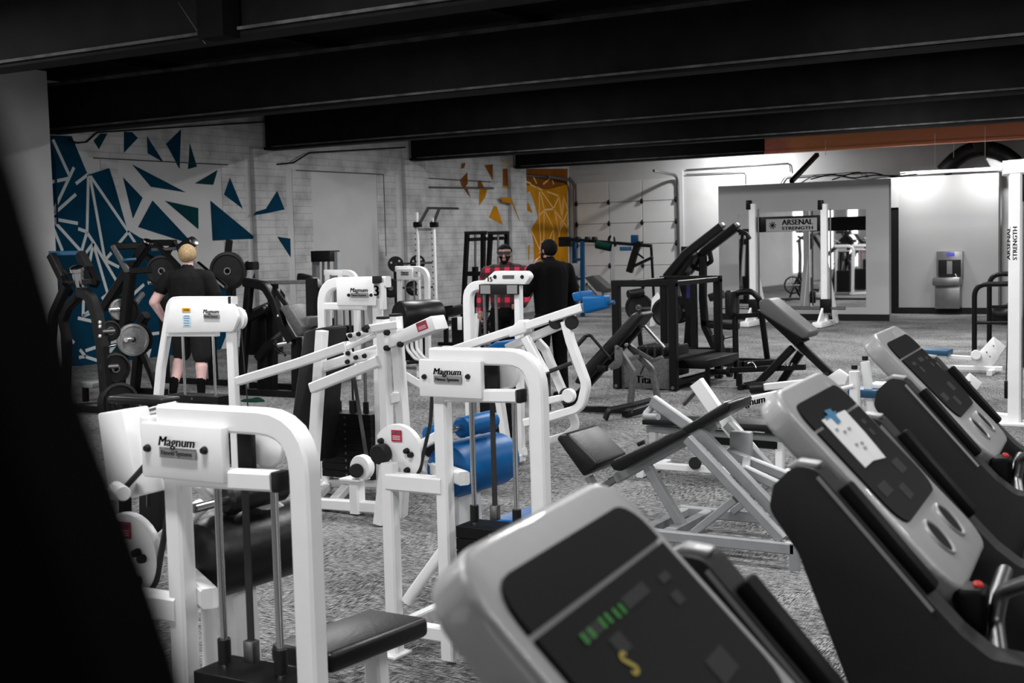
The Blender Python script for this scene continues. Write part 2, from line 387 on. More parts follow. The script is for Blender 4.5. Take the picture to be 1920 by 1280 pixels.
def plate_prof(R, w=0.035, hole=0.032):
    return [(hole, -w * .3), (R * .38, -w * .3), (R * .42, -w * .5), (R * .42 + .004, -w * .28), (R * .80, -w * .28), (R * .86, -w * .5), (R, -w * .4), (R, w * .4), (R * .86, w * .5), (R * .80, w * .28), (hole, w * .3)]
PLATE_N = [0]
def weight_plate(p, ax, R, label, mat='iron_plate', w=0.04, group='weight plates on the machines'):
    bm = bmesh.new(); lathe(bm, V(0, 0, 0), Vector(ax), plate_prof(R, w), 28)
    o = finish('weight_plate', bm, mat, None, None, True); o.location = p; tag(o, label, 'weight plate', group)
    bm = bmesh.new(); lathe(bm, V(0, 0, 0), Vector(ax), [(0.031, -w * .55), (0.046, -w * .55), (0.046, w * .55), (0.031, w * .55)], 18)
    finish('hub', bm, 'dull_steel' if mat != 'grey_plate' else 'grey_plate', o, None, True)
    return o
# ================================================================== THE SETTING
XL, YB, ZC = -15.5, 29.3, 4.25
def sbox(name, x0, x1, y0, y1, z0, z1, mat, parent=None, bev=0, kind='structure', label=None):
    o = finish(name, rbox_bm(V((x0 + x1) / 2, (y0 + y1) / 2, (z0 + z1) / 2), V(x1 - x0, 0, 0), V(0, y1 - y0, 0), V(0, 0, z1 - z0), bev), mat, parent)
    if parent is None:
        o['kind'] = kind
        if label: o['label'] = label
    return o
sbox('floor', -16, 9, -9, 30, -0.1, 0, 'carpet', label='grey flecked carpet tile floor of the gym')
sbox('ceiling', -16, 9, -9, 30, ZC, ZC + 0.1, 'ceiling_black', label='black painted ceiling above the beams')
wl = sbox('wall_left', XL - 0.25, XL, 11.9, YB + 0.2, 0, ZC, 'plaster', label='long painted masonry wall with blue and orange mural')
sbox('wall_back', XL, 9, YB, YB + 0.2, 0, ZC, 'white_wall', label='white painted rear wall with the garage door')
sbox('wall_rear', -16, 9, -9.1, -8.9, 0, ZC, 'wall_grey', label='grey wall behind the treadmills')
sbox('wall_right', 8.9, 9.1, -9, 30, 0, ZC, 'wall_grey', label='grey side wall')
# nearer stretch of the mural-side wall, smooth and stepped forward
wn = sbox('wall_side', XL - 0.25, -14.75, -9, 12.35, 0, ZC, 'white_wall', label='smooth pale wall stepping forward before the mural')
for k, y in enumerate((-3.2, 0.3, 3.8)):
    w = sbox('window_%d' % (k + 1), -14.78, -14.72, y, y + 1.5, 0.3, 2.9, 'white_paint', label='tall daylight window in the smooth pale wall')
    sbox('pane', -14.73, -14.71, y + 0.08, y + 1.42, 0.38, 2.82, 'window_daylight', w)
# brick headers, piers and their conduits on the mural wall
def wz(x, y, X=XL): return onX(x, y, X)
zh = wz(300, 302).z
sbox('brick_header', XL, XL + 0.006, 12.35, YB, zh, ZC, 'painted_brick', wl)
BEAMS = [8.2, 12.9, 17.7, 22.2, 26.5]
for k, y in enumerate(BEAMS[2:]):
    sbox('brick_pier', XL, XL + 0.10, y - 0.42 + (0.1 if k else 0), y + 0.42, 0, 3.47, 'painted_brick', wl, 0.01)
for k, (y0, y1) in enumerate(((13.9, 14.25), (16.55, 17.15), (18.4, 18.95), (21.0, 21.65), (22.75, 23.3))):
    sbox('brick_strip', XL, XL + 0.008, y0, y1, 0, zh, 'painted_brick', wl)
sbox('brick_strip', XL, XL + 0.008, 23.3, YB, 0, zh, 'painted_brick', wl)
bm = bmesh.new(); sweep(bm, [wz(175, 296, XL + .01), wz(427, 309, XL + .01)], rect_section(.012, .016)); finish('panel_crack', bm, 'print_black', wl)
bm = bmesh.new(); sweep(bm, [wz(555, 319, XL + .01), wz(719, 327, XL + .01), wz(724, 480, XL + .01)], rect_section(.012, .016)); finish('panel_crack', bm, 'print_black', wl)
bm = bmesh.new(); sweep(bm, fillet([wz(130, 262, XL + .03), wz(143, 268, XL + .03), wz(162, 266, XL + .03), wz(182, 248, XL + .03), wz(600, 222, XL + .03)], .1), circ_section(.014, 6)); finish('conduit', bm, 'black_paint', wl)
bm = bmesh.new(); sweep(bm, fillet([wz(520, 308, XL + .12), wz(550, 305, XL + .12), wz(580, 286, XL + .12), wz(760, 276, XL + .12)], .1), circ_section(.016, 6)); finish('conduit', bm, 'black_paint', wl)
bm = bmesh.new(); sweep(bm, [wz(805, 351, XL + .03), wz(925, 353, XL + .03)], circ_section(.022, 8)); finish('conduit', bm, 'dull_steel', wl)
bm = bmesh.new(); sweep(bm, [wz(805, 334, XL + .03), wz(920, 341, XL + .03)], circ_section(.01, 6)); finish('conduit', bm, 'dull_steel', wl)
bm = bmesh.new(); sweep(bm, fillet([wz(977, 328, XL + .06), wz(1050, 333, XL + .06), wz(1074, 338, XL + .06), wz(1080, 360, XL + .06), wz(1081, 460, XL + .06)], .15), circ_section(.03, 8)); finish('conduit', bm, 'dull_steel', wl)
bm = bmesh.new(); sweep(bm, [wz(97, 275, XL + .05), wz(104, 300, XL + .05), wz(108, 420, XL + .05)], circ_section(.014, 6)); finish('conduit', bm, 'mural_blue', wl)

# mural: every painted facet and line is a thin layer of paint on the wall
def wall_poly(name, pts, mat, depth=0.012, lift=0.0):
    P_ = [wz(x, y, XL + lift) for x, y in pts]
    return finish(name, prism_bm(P_, V(depth, 0, 0)), mat, wl)
def wall_line(a, b_, mat, w=0.05, depth=0.018):
    p, q = wz(*a), wz(*b_); d = (q - p).normalized(); n = d.cross(V(1, 0, 0)) * (w / 2)
    return finish('mural_line', prism_bm([p + n, q + n, q - n, p - n], V(depth, 0, 0)), mat, wl)
R1 = lambda L: [(x / 2.977, y / 2.977) for x, y in L]
R7 = lambda L: [(60 + x / 2.78, 240 + y / 2.78) for x, y in L]
RM = lambda L: [(220 + x / 5.332, 290 + y / 5.332) for x, y in L]
RO = lambda L: [(860 + x / 6.096, 290 + y / 6.096) for x, y in L]
wall_poly('mural_facet', R7([(90, 38), (205, 42), (225, 90), (285, 235), (300, 240), (310, 238), (400, 208), (430, 300), (495, 530), (560, 570), (723, 640), (723, 700), (900, 760), (1130, 690), (1050, 800), (1040, 1000), (950, 1240), (60, 1240), (60, 700), (45, 170)]), 'mural_blue', 0.010)
for L, mt in [([(520, 785), (560, 745), (597, 745), (550, 832)], 'mural_teal'), ([(690, 735), (735, 737), (767, 770), (690, 852)], 'mural_blue'), ([(818, 760), (910, 905), (822, 855)], 'mural_blue'),
              ([(925, 803), (1008, 722), (1000, 940)], 'mural_blue'), ([(1057, 800), (1097, 930), (1049, 943)], 'mural_teal')]:
    wall_poly('mural_facet', R1(L), mt)
for L, mt, lf in [([(150, 100), (678, 375), (335, 320)], 'mural_blue', 0), ([(57, 230), (248, 430), (155, 632)], 'mural_blue', 0), ([(775, 287), (997, 155), (955, 300)], 'mural_teal', 0),
                  ([(1122, 230), (1250, 540), (1062, 398)], 'mural_blue', 0), ([(1357, 605), (1385, 570), (1485, 540), (1595, 365), (1668, 547), (1490, 585)], 'mural_blue', 0.10),
                  ([(350, 460), (710, 845), (655, 865), (208, 722)], 'mural_blue', 0), ([(478, 462), (805, 533), (807, 742)], 'mural_teal', 0),
                  ([(930, 462), (1387, 838), (952, 857)], 'mural_blue', 0), ([(1600, 820), (1725, 838), (1730, 1022)], 'mural_blue', 0.10),
                  ([(1410, 1060), (1500, 1070), (1637, 1180), (1632, 1192), (1350, 1235)], 'mural_blue', 0.0)]:
    wall_poly('mural_facet', RM(L), mt, lift=lf)
LN = [((105, 60), (190, 245)), ((58, 290), (190, 262)), ((215, 205), (100, 450)), ((225, 345), (90, 465)), ((90, 470), (235, 497)), ((90, 480), (155, 640)), ((110, 485), (250, 640)),
      ((225, 290), (290, 240)), ((290, 245), (283, 540)), ((300, 260), (375, 680)), ((300, 250), (495, 535)), ((237, 525), (280, 540)), ((283, 540), (255, 640)), ((280, 540), (320, 600)),
      ((320, 600), (450, 820)), ((315, 600), (270, 660)), ((315, 600), (295, 710)), ((315, 600), (390, 860)), ((495, 545), (450, 600)), ((500, 545), (535, 600)), ((380, 685), (410, 650)),
      ((380, 690), (450, 725)), ((390, 865), (360, 890)), ((390, 865), (420, 870)), ((260, 980), (330, 930)), ((260, 980), (335, 950)), ((235, 990), (350, 1015)), ((265, 890), (262, 980)),
      ((130, 1035), (215, 1120)), ((275, 1160), (350, 1135)), ((270, 1190), (350, 1215)), ((240, 1195), (275, 1190)), ((245, 1155), (275, 1190)), ((580, 815), (520, 870)), ((600, 1075), (723, 1060))]
for a, c in LN:
    q = R7([a, c]); wall_line(q[0], q[1], 'mural_line')
wall_poly('mural_facet', R7([(540, 1230), (560, 1170), (620, 1150), (600, 1230)]), 'mural_line', 0.014)
wall_poly('mural_facet', R7([(395, 1190), (410, 1110), (450, 1080), (440, 1130)]), 'mural_line', 0.014)
# orange mural by the far corner
wall_poly('mural_facet', RO([(500, 160), (1240, 160), (1240, 900), (1250, 1260), (860, 1260), (850, 1000), (825, 850), (905, 720), (870, 580), (810, 415), (710, 495), (580, 390), (500, 370)]), 'mural_orange', 0.010)
wall_poly('mural_facet', RO([(505, 160), (1240, 160), (1240, 340), (1000, 400), (760, 340), (560, 360), (505, 350)]), 'mural_brown', 0.014)
for L, mt, lf in [([(20, 160), (30, 100), (75, 90), (60, 150)], 'mural_brown', 0), ([(10, 290), (95, 200), (100, 330), (60, 380), (25, 350)], 'mural_brown', 0), ([(40, 370), (90, 370), (130, 490)], 'mural_brown', 0),
                  ([(215, 300), (245, 290), (285, 375), (215, 375)], 'mural_brown', 0), ([(235, 385), (325, 385), (300, 480), (230, 580)], 'mural_orange', 0), ([(290, 120), (385, 110), (385, 290)], 'mural_brown', 0.0),
                  ([(400, 585), (430, 590), (500, 800), (340, 715)], 'mural_orange', 0.0), ([(470, 485), (600, 495), (690, 750), (610, 560), (500, 540)], 'mural_orange', 0.10), ([(790, 540), (840, 665), (715, 610)], 'mural_orange', 0.0),
                  ([(725, 850), (765, 850), (765, 910), (720, 915)], 'mural_orange', 0), ([(780, 1040), (810, 1030), (800, 1200), (775, 1200)], 'mural_orange', 0)]:
    wall_poly('mural_facet', RO(L), mt, lift=lf)
for a, c in [((915, 420), (912, 690)), ((920, 420), (975, 630)), ((940, 420), (1080, 620)), ((975, 630), (1080, 620)), ((975, 630), (915, 690)), ((975, 640), (1080, 840)), ((970, 640), (965, 1140)), ((912, 690), (940, 1140)),
             ((1080, 625), (1250, 850)), ((1085, 625), (1140, 890)), ((1140, 480), (1080, 610)), ((1140, 480), (1175, 720)), ((1195, 470), (1170, 760)), ((1195, 480), (1240, 630)), ((1240, 640), (1145, 890)),
             ((1080, 840), (1015, 1010)), ((1080, 850), (1080, 980)), ((1145, 890), (1135, 1000)), ((825, 870), (950, 1150)), ((1000, 420), (1135, 470)), ((1170, 730), (1145, 880)),
             ((580, 350), (710, 325)), ((710, 285), (820, 330)), ((810, 340), (890, 380)), ((880, 370), (945, 405)), ((640, 265), (580, 345)), ((490, 75), (570, 95)), ((570, 95), (645, 260)), ((960, 335), (1040, 270)), ((850, 260), (885, 330)), ((1060, 280), (1080, 340))]:
    q = RO([a, c]); wall_line(q[0], q[1], 'mural_peach', 0.045)

# ceiling beams: flanged steel, painted black
for k, y in enumerate(BEAMS):
    x1 = 8.9 if k < 4 else onY(1437, 280, 26.5).x
    bmn = sbox('ceiling_beam', XL + 0.1 if k else -14.7, x1, y - 0.10, y + 0.10, 3.50, 4.14, 'beam_black', label='black steel ceiling beam spanning the gym')
    sbox('flange', XL + 0.1 if k else -14.7, x1, y - 0.15, y + 0.15, 3.45, 3.50, 'beam_black', bmn)
    sbox('flange', XL + 0.1 if k else -14.7, x1, y - 0.15, y + 0.15, 4.12, 4.16, 'beam_edge_highlight', bmn)
    sbox('conduit', XL + 0.3, x1, y - 0.185, y - 0.16, 3.485, 3.51, 'beam_edge_highlight', bmn)  # no real conduit: added pale strip, a painted highlight along the bottom flange
rb = sbox('trim_1', onY(1437, 280, 26.5).x, 8.9, 26.40, 26.60, 3.50, 4.14, 'beam_red_orange', label='red and orange painted beam above the mirror wall')
sbox('flange', onY(1437, 280, 26.5).x, 8.9, 26.35, 26.65, 3.45, 3.50, 'beam_red_orange', rb)
for k, x in enumerate((-13.0, -10.1, -7.2, -4.3, -1.4, 1.5)):
    sbox('trim_%d' % (k + 2), x - 0.07, x + 0.07, 4, 26.4, 4.16, ZC, 'ceiling_black', label='black roof joist running between beams')
dk = onY(418, 60, 8.0)
sbox('trim_8', dk.x - 0.14, dk.x + 0.14, 7.85, 8.05, 3.42, ZC, 'ceiling_black', label='black hanger box breaking the beam edge')
# wires hanging below the beam
def wire(a, b_, Y, rad=0.006, mat='white_paint', label='thin white wire hanging from the orange beam'):
    bm = bmesh.new(); sweep(bm, [onY(*a, Y), onY(*b_, Y)], circ_section(rad, 5)); single('hanging_wire', bm, mat, label, 'wire', 'thin wires below the beams')
wire((1847, 238), (1847, 300), 26.3); wire((1753, 250), (1753, 325), 26.3); wire((1788, 262), (1788, 295), 26.3); wire((1548, 262), (1548, 290), 26.3)
wire((335, 5), (385, 82), 7.9, 0.004, 'dull_steel', 'taut steel wire dropping to the hanger box')

# garage door in the rear wall
g = lambda x, y, o=0: onY(x, y, YB + o)
gx0, gx1 = g(1086, 480).x, g(1272, 480).x; gz1 = g(1180, 338).z; gz0 = 0.0
gd = sbox('door_1', gx0 - 0.16, gx1 + 0.16, YB - 0.05, YB, 0, gz1 + 0.18, 'white_wall', label='white sectional garage door in the rear wall')
rows, cols = 6, 3; rh = (gz1 - gz0) / rows; cw = (gx1 - gx0) / cols
pm = None
for r_ in range(rows):
    for c_ in range(cols):
        if pm is None:
            o = finish('panel', rbox_bm(V(0, 0, 0), V(cw - .02, 0, 0), V(0, .03, 0), V(0, 0, rh - .016), .004, 1), 'door_white', gd); pm = o.data
        else:
            o = bpy.data.objects.new('panel', pm); COL.objects.link(o); o.parent = gd
        o.location = (gx0 + cw * (c_ + .5), YB - 0.065, gz0 + rh * (r_ + .5))
hm = None
for r_ in range(1, rows):
    for c_ in range(cols + 1):
        if hm is None:
            bm = bmesh.new(); lathe(bm, V(0, 0, -.07), Z, [(0, 0), (.035, .02), (.045, .06), (.02, .13), (0, .14)], 8); o = finish('hinge', bm, 'black_paint', gd); hm = o.data
        else:
            o = bpy.data.objects.new('hinge', hm); COL.objects.link(o); o.parent = gd
        o.location = (gx0 + cw * c_, YB - 0.11, gz0 + rh * r_)
for x in (gx0 - .05, gx1 + .05):
    bm = bmesh.new(); sweep(bm, fillet([V(x, YB - .1, .1), V(x, YB - .1, gz1 + .05), V(x, YB - 1.5, gz1 + .12)], .25), rect_section(.05, .06)); finish('track', bm, 'dull_steel', gd)
# conduits on the rear wall
def bw_pipe(pts, rad, lab, mat='dull_steel'):
    bm = bmesh.new(); sweep(bm, fillet([g(x, y, -.04) for x, y in pts], .08), circ_section(rad, 6)); single('wall_conduit', bm, mat, lab, 'conduit', 'conduits on the rear wall')
bw_pipe([(1286, 318), (1480, 305), (1482, 322)], .012, 'uppermost thin conduit running long across the rear wall')
bw_pipe([(1286, 327), (1398, 322), (1398, 345)], .012, 'short thin conduit beside the top of the garage door')
bw_pipe([(1460, 350), (1472, 331), (1560, 326), (1616, 322), (1616, 330)], .012, 'thin conduit bending above the mirror partition')
bm = bmesh.new(); sweep(bm, [onY(1484, 340, 25.18), onY(1532, 290, 26.42)], rect_section(.09, .09)); single('diagonal_brace', bm, 'black_paint', 'black diagonal brace above the mirror wall', 'brace')

# mirror partition and fountain wall
YP = 25.1; pp = lambda x, y, o=0: onY(x, y, YP + o)
px0, px1 = pp(1348, 470).x, pp(1667, 470).x; pz = pp(1500, 342).z
wp = sbox('wall_partition', px0, px1, YP, YP + 0.16, 0, pz, 'wall_grey', label='grey partition wall holding the mirror')
sbox('baseboard_partition', px0 - .005, px1 + .005, YP - 0.02, YP + 0.01, 0, 0.13, 'black_plastic', label='black base strip below the mirror wall')
mx0, mx1 = pp(1386, 480).x, pp(1624, 480).x; mz0, mz1 = pp(1500, 574).z, pp(1500, 396).z
mir = single('wall_mirror', rbox_bm(V((mx0 + mx1) / 2, YP - .008, (mz0 + mz1) / 2), V(mx1 - mx0, 0, 0), V(0, .012, 0), V(0, 0, mz1 - mz0)), 'mirror', 'large frameless gym mirror on the grey partition', 'mirror')
YF = 27.5; pf = lambda x, y, o=0: onY(x, y, YF + o)
fx0, fx1 = pf(1685, 450).x, pf(1872, 450).x; fz = pf(1780, 328).z
sbox('wall_fountain', fx0, fx1, YF, YF + 0.2, 0, fz, 'wall_grey', label='grey wall carrying the drinking fountain')
sbox('baseboard_fountain', fx0 - .1, fx1 + .005, YF - 0.02, YF + 0.01, 0, 0.13, 'black_plastic', label='black base strip below the fountain wall')
sbox('wall_return', fx1, fx1 + 2.6, YF + 0.4, YF + 0.6, 0, fz + 0.1, 'white_wall', label='pale wall returning beside the fountain wall')
dx0 = pf(1668, 450).x - .3
d2 = sbox('door_2', dx0, fx0, YF + 0.02, YF + 0.08, 0, pf(1676, 389).z, 'black_plastic', label='black door between the mirror wall and fountain wall')
sbox('wall_lintel', dx0, fx0, YF + 0.0, YF + 0.1, pf(1676, 389).z, fz, 'white_wall', label='white strip of wall above the black door')
op = sbox('trim_9', fx1 + .55, fx1 + 2.6, YF + 0.37, YF + 0.40, 0.9, 2.1, 'mural_orange', label='orange painted panel beyond the white cable post')
# pale duct wrap and cables lying along the top of the fountain wall
bm = bmesh.new(); sweep(bm, [onY(1690, 326, YF + .1), onY(1760, 322, YF + .1), onY(1880, 316, YF + .1)], rect_section(.18, .07)); single('cable_tray', bm, 'white_paint', 'white cable tray along the top of the fountain wall', 'cable tray')
for k, pts in enumerate([[(1520, 332), (1560, 322), (1600, 330), (1640, 324), (1690, 326)], [(1500, 340), (1530, 322), (1570, 326), (1620, 334), (1700, 320)], [(1560, 333), (1600, 320), (1640, 320), (1670, 328), (1720, 322)]]):
    bm = bmesh.new(); sweep(bm, fillet([onY(x, y + 4, 25.12 + .05 * k) for x, y in pts], .5), circ_section(.013, 6)); single('loose_cable', bm, ('black_plastic', 'print_white', 'black_plastic')[k], ('black loose cable with one low loop over the partition', 'white loose cable arching over the partition', 'black loose cable reaching onto the fountain wall')[k], 'cable', 'loose cables over the partition')
# big black flexible duct arching over the wall
YD = 28.6; c0 = onY(1842, 285, YD)
vd = M('ventilation_duct', 'black flexible duct arching over the fountain wall', 'duct', V(c0.x, YD, c0.z))
for pts in [[(1768, 322), (1790, 300), (1812, 284), (1838, 278)], [(1905, 306), (1885, 290), (1868, 282), (1846, 278)]]:
    P_ = fillet([onY(x, y, YD) for x, y in pts], .6, 5); vd.rod('flexible_hose', P_, .17, 'black_plastic', n=14)
vd.lathe('collar', c0, Z, [(0, 0), (.22, 0), (.22, ZC - c0.z), (0, ZC - c0.z)], 'black_plastic', 16)
for k in range(5):
    vd.rod('white_hose', fillet([onY(1850 + 2 * k, 298 + 3 * k, 28.2), onY(1866, 302 + 4 * k, 28.2), onY(1888, 312 + 2 * k, 28.2)], .1), .03, 'white_paint', n=7)

# drinking fountain
f_ = M('drinking_fountain', 'stainless bottle-filling drinking fountain on the grey wall', 'fountain', V(pf(1782, 578).x, YF - .004, 0.3))
def frect(x0, y0, x1, y1, d, o0=0.0):
    a, c = pf(x0, y0), pf(x1, y1); return V((a.x + c.x) / 2, YF - .004 - o0 - d / 2, (a.z + c.z) / 2), V(abs(c.x - a.x), 0, 0), V(0, d, 0), V(0, 0, abs(c.z - a.z))
f_.box('back_panel', *frect(1758, 471, 1807, 522, .12), 'stainless', .01)
f_.box('bottle_recess', *frect(1762, 487, 1804, 520, .01, .12), 'black_plastic', .003)
f_.box('display', *frect(1777, 473, 1792, 480, .008, .12), 'lcd_blue', .002)
f_.box('bottle_outline', *frect(1778, 489, 1788, 513, .008, .13), 'grey_label', .002)
f_.box('basin', *frect(1755, 520, 1806, 534, .36), 'stainless', .02)
f_.box('basin_rim', *frect(1757, 519, 1805, 522, .34), 'chrome', .004)
f_.box('housing', *frect(1757, 534, 1804, 578, .22), 'stainless', .02)
f_.cyl('spout', pf(1794, 519, -.25), pf(1791, 513, -.25), .015, 'chrome')
# ================================================================== WHITE SELECTORISED MACHINES
X_, Y_ = V(1, 0, 0), V(0, 1, 0)
TUBE = 0.058
def logo(m, c, w, par=None, xd=X_, small='Fitness Systems'):
    """maker's badge: slanted word over a grey plate, facing -Y"""
    h = w * 0.16
    m.box('badge', c + V(0, -.004, -h * .8), xd * w, V(0, .006, 0), Z * (h * 1.35), 'grey_label', .001, 1, par)
    m.text('badge_word', 'Magnum', c + V(0, -.009, h * .62), xd, Z, h * 1.25, 'print_black', .25, par, width=w * 1.02)
    m.text('badge_word', small, c + V(0, -.009, -h * .8), xd, Z, h * .6, 'print_black', 0, par, width=w * .85)
def caution(m, c, w, h, xd=X_, zd=Z, par=None):
    n = xd.cross(zd) * -1
    m.box('caution_sticker', c, xd * w, n * .002, zd * h, 'caution_red', .0, 1, par)
    f = c - n * .0012 if n.y > 0 else c + n * .0012
    m.text('sticker_word', 'CAUTION', f + zd * (h * .25), xd, zd, h * .26, 'print_white', 0, par, width=w * .8)
    for k in range(3):
        m.box('sticker_line', f - zd * (h * (.02 + .14 * k)), xd * (w * .74), n * .0006, zd * (h * .05), 'print_white', 0, 1, par)
def stack(m, c, w, d, z0, z1, holes=True, n=None):
    """weight stack: separate black plates with a row of selector holes"""
    n = n or max(5, int((z1 - z0) / 0.045)); ph = (z1 - z0) / n
    first = None
    for k in range(n):
        if first is None:
            first = m.box('stack_plate', c + Z * (z0 + ph * (k + .5)), X_ * w, Y_ * d, Z * (ph * .96), 'black_paint', .002, 1)
        else:
            o = bpy.data.objects.new('stack_plate', first.data); COL.objects.link(o); o.parent = m.o; o.location = (0, 0, ph * k)
        if holes and k < n - 1:
            pass
    if holes:
        for k in range(n):
            m.lathe('selector_hole', c + V(0, -d / 2 - .002, z0 + ph * (k + .5)), V(0, -1, 0), [(0, 0), (.009, 0), (.009, .003), (0, .003)], 'dull_steel', 8)

def leg_curl(label, pl, vinyl, group, extra=False, word='selectorised leg curl'):
    """tower with weight stack, cam and barrel pad; traced on its own upright plane"""
    base = pl(833, 760); base = V(base.x, base.y, 0)
    m = M('leg_curl_machine', label, 'gym machine', base, group)
    fl = lambda p: V(p.x, p.y, 0.0)
    rp = pl(1012, 800)
    # tower frame: left post, bent top beam running down into the far post
    m.tube('tower_frame', [pl(812, 666), pl(1008, 670), fl(rp) + Z * .02], TUBE, TUBE * 1.12, 'white_paint', .13, Y_)
    lp = pl(830, 760)
    m.tube('post', [fl(lp) + Z * .02, V(lp.x, lp.y, pl(830, 735).z)], TUBE, TUBE, 'white_paint', 0, Y_)
    a, c = pl(800, 671), pl(918, 745)
    cov = m.box('cover_plate', V((a.x + c.x) / 2, a.y - .045, (a.z + c.z) / 2), X_ * (c.x - a.x), Y_ * .03, Z * (a.z - c.z), 'white_paint', .006)
    lw = .13; lc = pl(856, 700); lc.y = a.y - .061
    logo(m, lc, lw, cov)
    for q in (812, 893):
        p = pl(q, 703); p.y = a.y - .06
        m.lathe('bolt', p, -Y_, [(0, .012), (.008, .012), (.011, .004), (.011, 0), (0, 0)], 'black_plastic', 10, cov)
    m.tube('stack_crossbar', [pl(838, 741, -.02), pl(972, 742, -.02)], .05, .05, 'white_paint', 0, Y_)
    e = pl(978, 742, -.02); m.box('end_cap', e, X_ * .02, Y_ * .052, Z * .052, 'black_plastic', .004)
    # pulley behind the cover
    m.lathe('pulley', pl(948, 700, .08), Y_, [(0, -.012), (.06, -.012), (.064, -.006), (.058, 0), (.064, .006), (.06, .012), (0, .012)], 'white_paint', 24)
    m.box('backing_strap', pl(925, 700, .03), X_ * .05, Y_ * .02, Z * .18, 'black_plastic', .003)
    sy = .02
    for q in (884, 964):
        p = pl(q, 760, sy)
        m.rod('guide_rod', [V(p.x, p.y, .12), V(p.x, p.y, pl(884, 742).z)], .0105, 'chrome')
        m.cyl('rod_collar', V(p.x, p.y, pl(884, 980).z), V(p.x, p.y, pl(884, 948).z), .018, 'black_plastic')
    p = pl(923, 760, sy)
    m.tube('lift_belt', [V(p.x, p.y, pl(923, 960).z), V(p.x, p.y, pl(923, 742).z)], .022, .006, 'rubber', 0, X_)
    m.box('selector_stem', V(p.x, p.y, pl(923, 962).z), X_ * .035, Y_ * .03, Z * .06, 'dull_steel', .004)
    s0, s1 = pl(868, 980), pl(1000, 980)
    stack(m, V((s0.x + s1.x) / 2, s0.y + sy, 0), s1.x - s0.x, .15, .10, s0.z)
    # side leg with cam and base rails
    lt, lb = pl(737, 868), pl(735, 1222)
    lx = (lt.x + lb.x) / 2
    m.tube('post', [V(lx, lt.y, 0.01), V(lx, lt.y, lt.z)], TUBE, TUBE, 'white_paint', 0, Y_)
    m.box('foot_plate', V(lx, lt.y - .01, .006), X_ * .10, Y_ * .12, Z * .012, 'white_paint', .003)
    m.tube('link_bar', [V(lx, lt.y - .005, pl(790, 906).z), V(lp.x, lp.y - .005, pl(790, 906).z)], .06, .07, 'white_paint', 0, Y_)
    m.tube('link_bar', [V(lx + .04, lt.y + .22, pl(790, 892).z), V(lp.x + .08, lp.y + .02, pl(790, 892).z)], .05, .055, 'white_paint')
    m.tube('base_rail', [V(lx, lt.y, .12), V(rp.x, rp.y, .12)], .05, .06, 'white_paint', 0, Y_)
    m.tube('base_rail', [V(lx, lt.y, .10), V(lx, lt.y + .75, .10)], .05, .06, 'white_paint')
    m.tube('base_rail', [V(rp.x, rp.y, .10), V(rp.x, rp.y + .75, .10)], .05, .06, 'white_paint')
    b1 = pl(796, 910, .18); b2 = pl(758, 1085, .18)
    m.rod('bent_strut', [V(lx + .19, lt.y + .18, b1.z), V(lx + .19, lt.y + .18, b1.z - .20), V(lx + .07, lt.y + .05, b2.z), V(lx + .04, lt.y + .03, b2.z - .05)], .024, 'white_paint', .12)
    # cam: part-disc plate
    cc = pl(744, 850, .05); R = .122; pts = []
    for k in range(22):
        t = math.radians(146 - k * 11.0); pts.append(cc + V(R * math.cos(t), 0, R * math.sin(t)))
    pts.append(cc + V(-.03, 0, -.03))
    cam_ = m.prism('cam_plate', pts, Y_ * .03, 'white_paint', .002)
    caution(m, cc + V(.004, -.004, .075), .052, .048, par=cam_)
    m.cyl('cam_bearing', cc + V(-.06, -.055, 0), cc + V(-.06, -.005, 0), .042, 'black_plastic')
    for q, w in ((.055, .015), (.055, -.065), (-.075, .05), (.075, .0)):
        m.lathe('bolt', cc + V(q, -.002, w), -Y_, [(0, .02), (.010, .018), (.013, .006), (.013, 0), (0, 0)], 'black_plastic', 10, cam_)
    m.cyl('axle', cc + V(0, .02, 0), cc + V(0, .3, 0), .02, 'white_paint')
    bt = pl(802, 738, .03)
    m.tube('cam_belt', [V(bt.x, cc.y + .012, bt.z), V(bt.x - .012, cc.y + .012, bt.z - .12), cc + V(R + .008, .012, .02), cc + V(R * .85, .012, -R * .62), cc + V(R * .4, .012, -R * .95)], .02, .007, 'rubber', .08, Y_)
    # pads: barrel hump, ankle roller, thigh blocks, bench
    hb = pl(836, 884, .15) + (V(-.02, .02, .05) if extra else V(0, 0, 0))
    m.lathe('barrel_pad', hb, V(.06, 1, 0), [(0, 0), (.085, 0), (.108, .012), (.118, .04), (.118, .36), (.110, .39), (.085, .405), (0, .41)], vinyl, 32)
    m.tube('pad_support', [hb + V(0, .16, -.1), V(hb.x + .03, hb.y + .16, .05)], .10, .08, 'white_paint')
    ro = pl(862, 802, .22) + (V(0, .02, .045) if extra else V(0, 0, 0))
    m.lathe('ankle_roller', ro, V(.10, 1, .02), [(0, 0), (.034, 0), (.044, .01), (.044, .22), (.034, .235), (0, .235)], vinyl, 20)
    m.rod('roller_axle', [ro + V(0, -.12, 0), ro + V(0, .02, 0)], .014, 'chrome')
    m.tube('roller_arm', [cc + V(.02, .07, 0), ro + V(-.01, -.08, 0)], .04, .04, 'white_paint')
    for dz in (0.0, -.06):
        k0 = pl(803, 815, .18) + V(0, 0, dz)
        m.lathe('thigh_block', k0, V(.1, 1, 0), [(0, 0), (.034, 0), (.040, .01), (.040, .05), (.034, .06), (0, .06)], vinyl if dz == 0 else 'black_vinyl', 16)
    st = V(rp.x - .36, rp.y + .62, .48)
    m.box('bench_pad', st, X_ * .24, V(.05, .44, 0), Z * .065 , vinyl, .02, 3)
    m.tube('bench_rail', [st + V(0, .12, -.06), V(hb.x, hb.y + .16, .38)], .06, .06, 'white_paint')
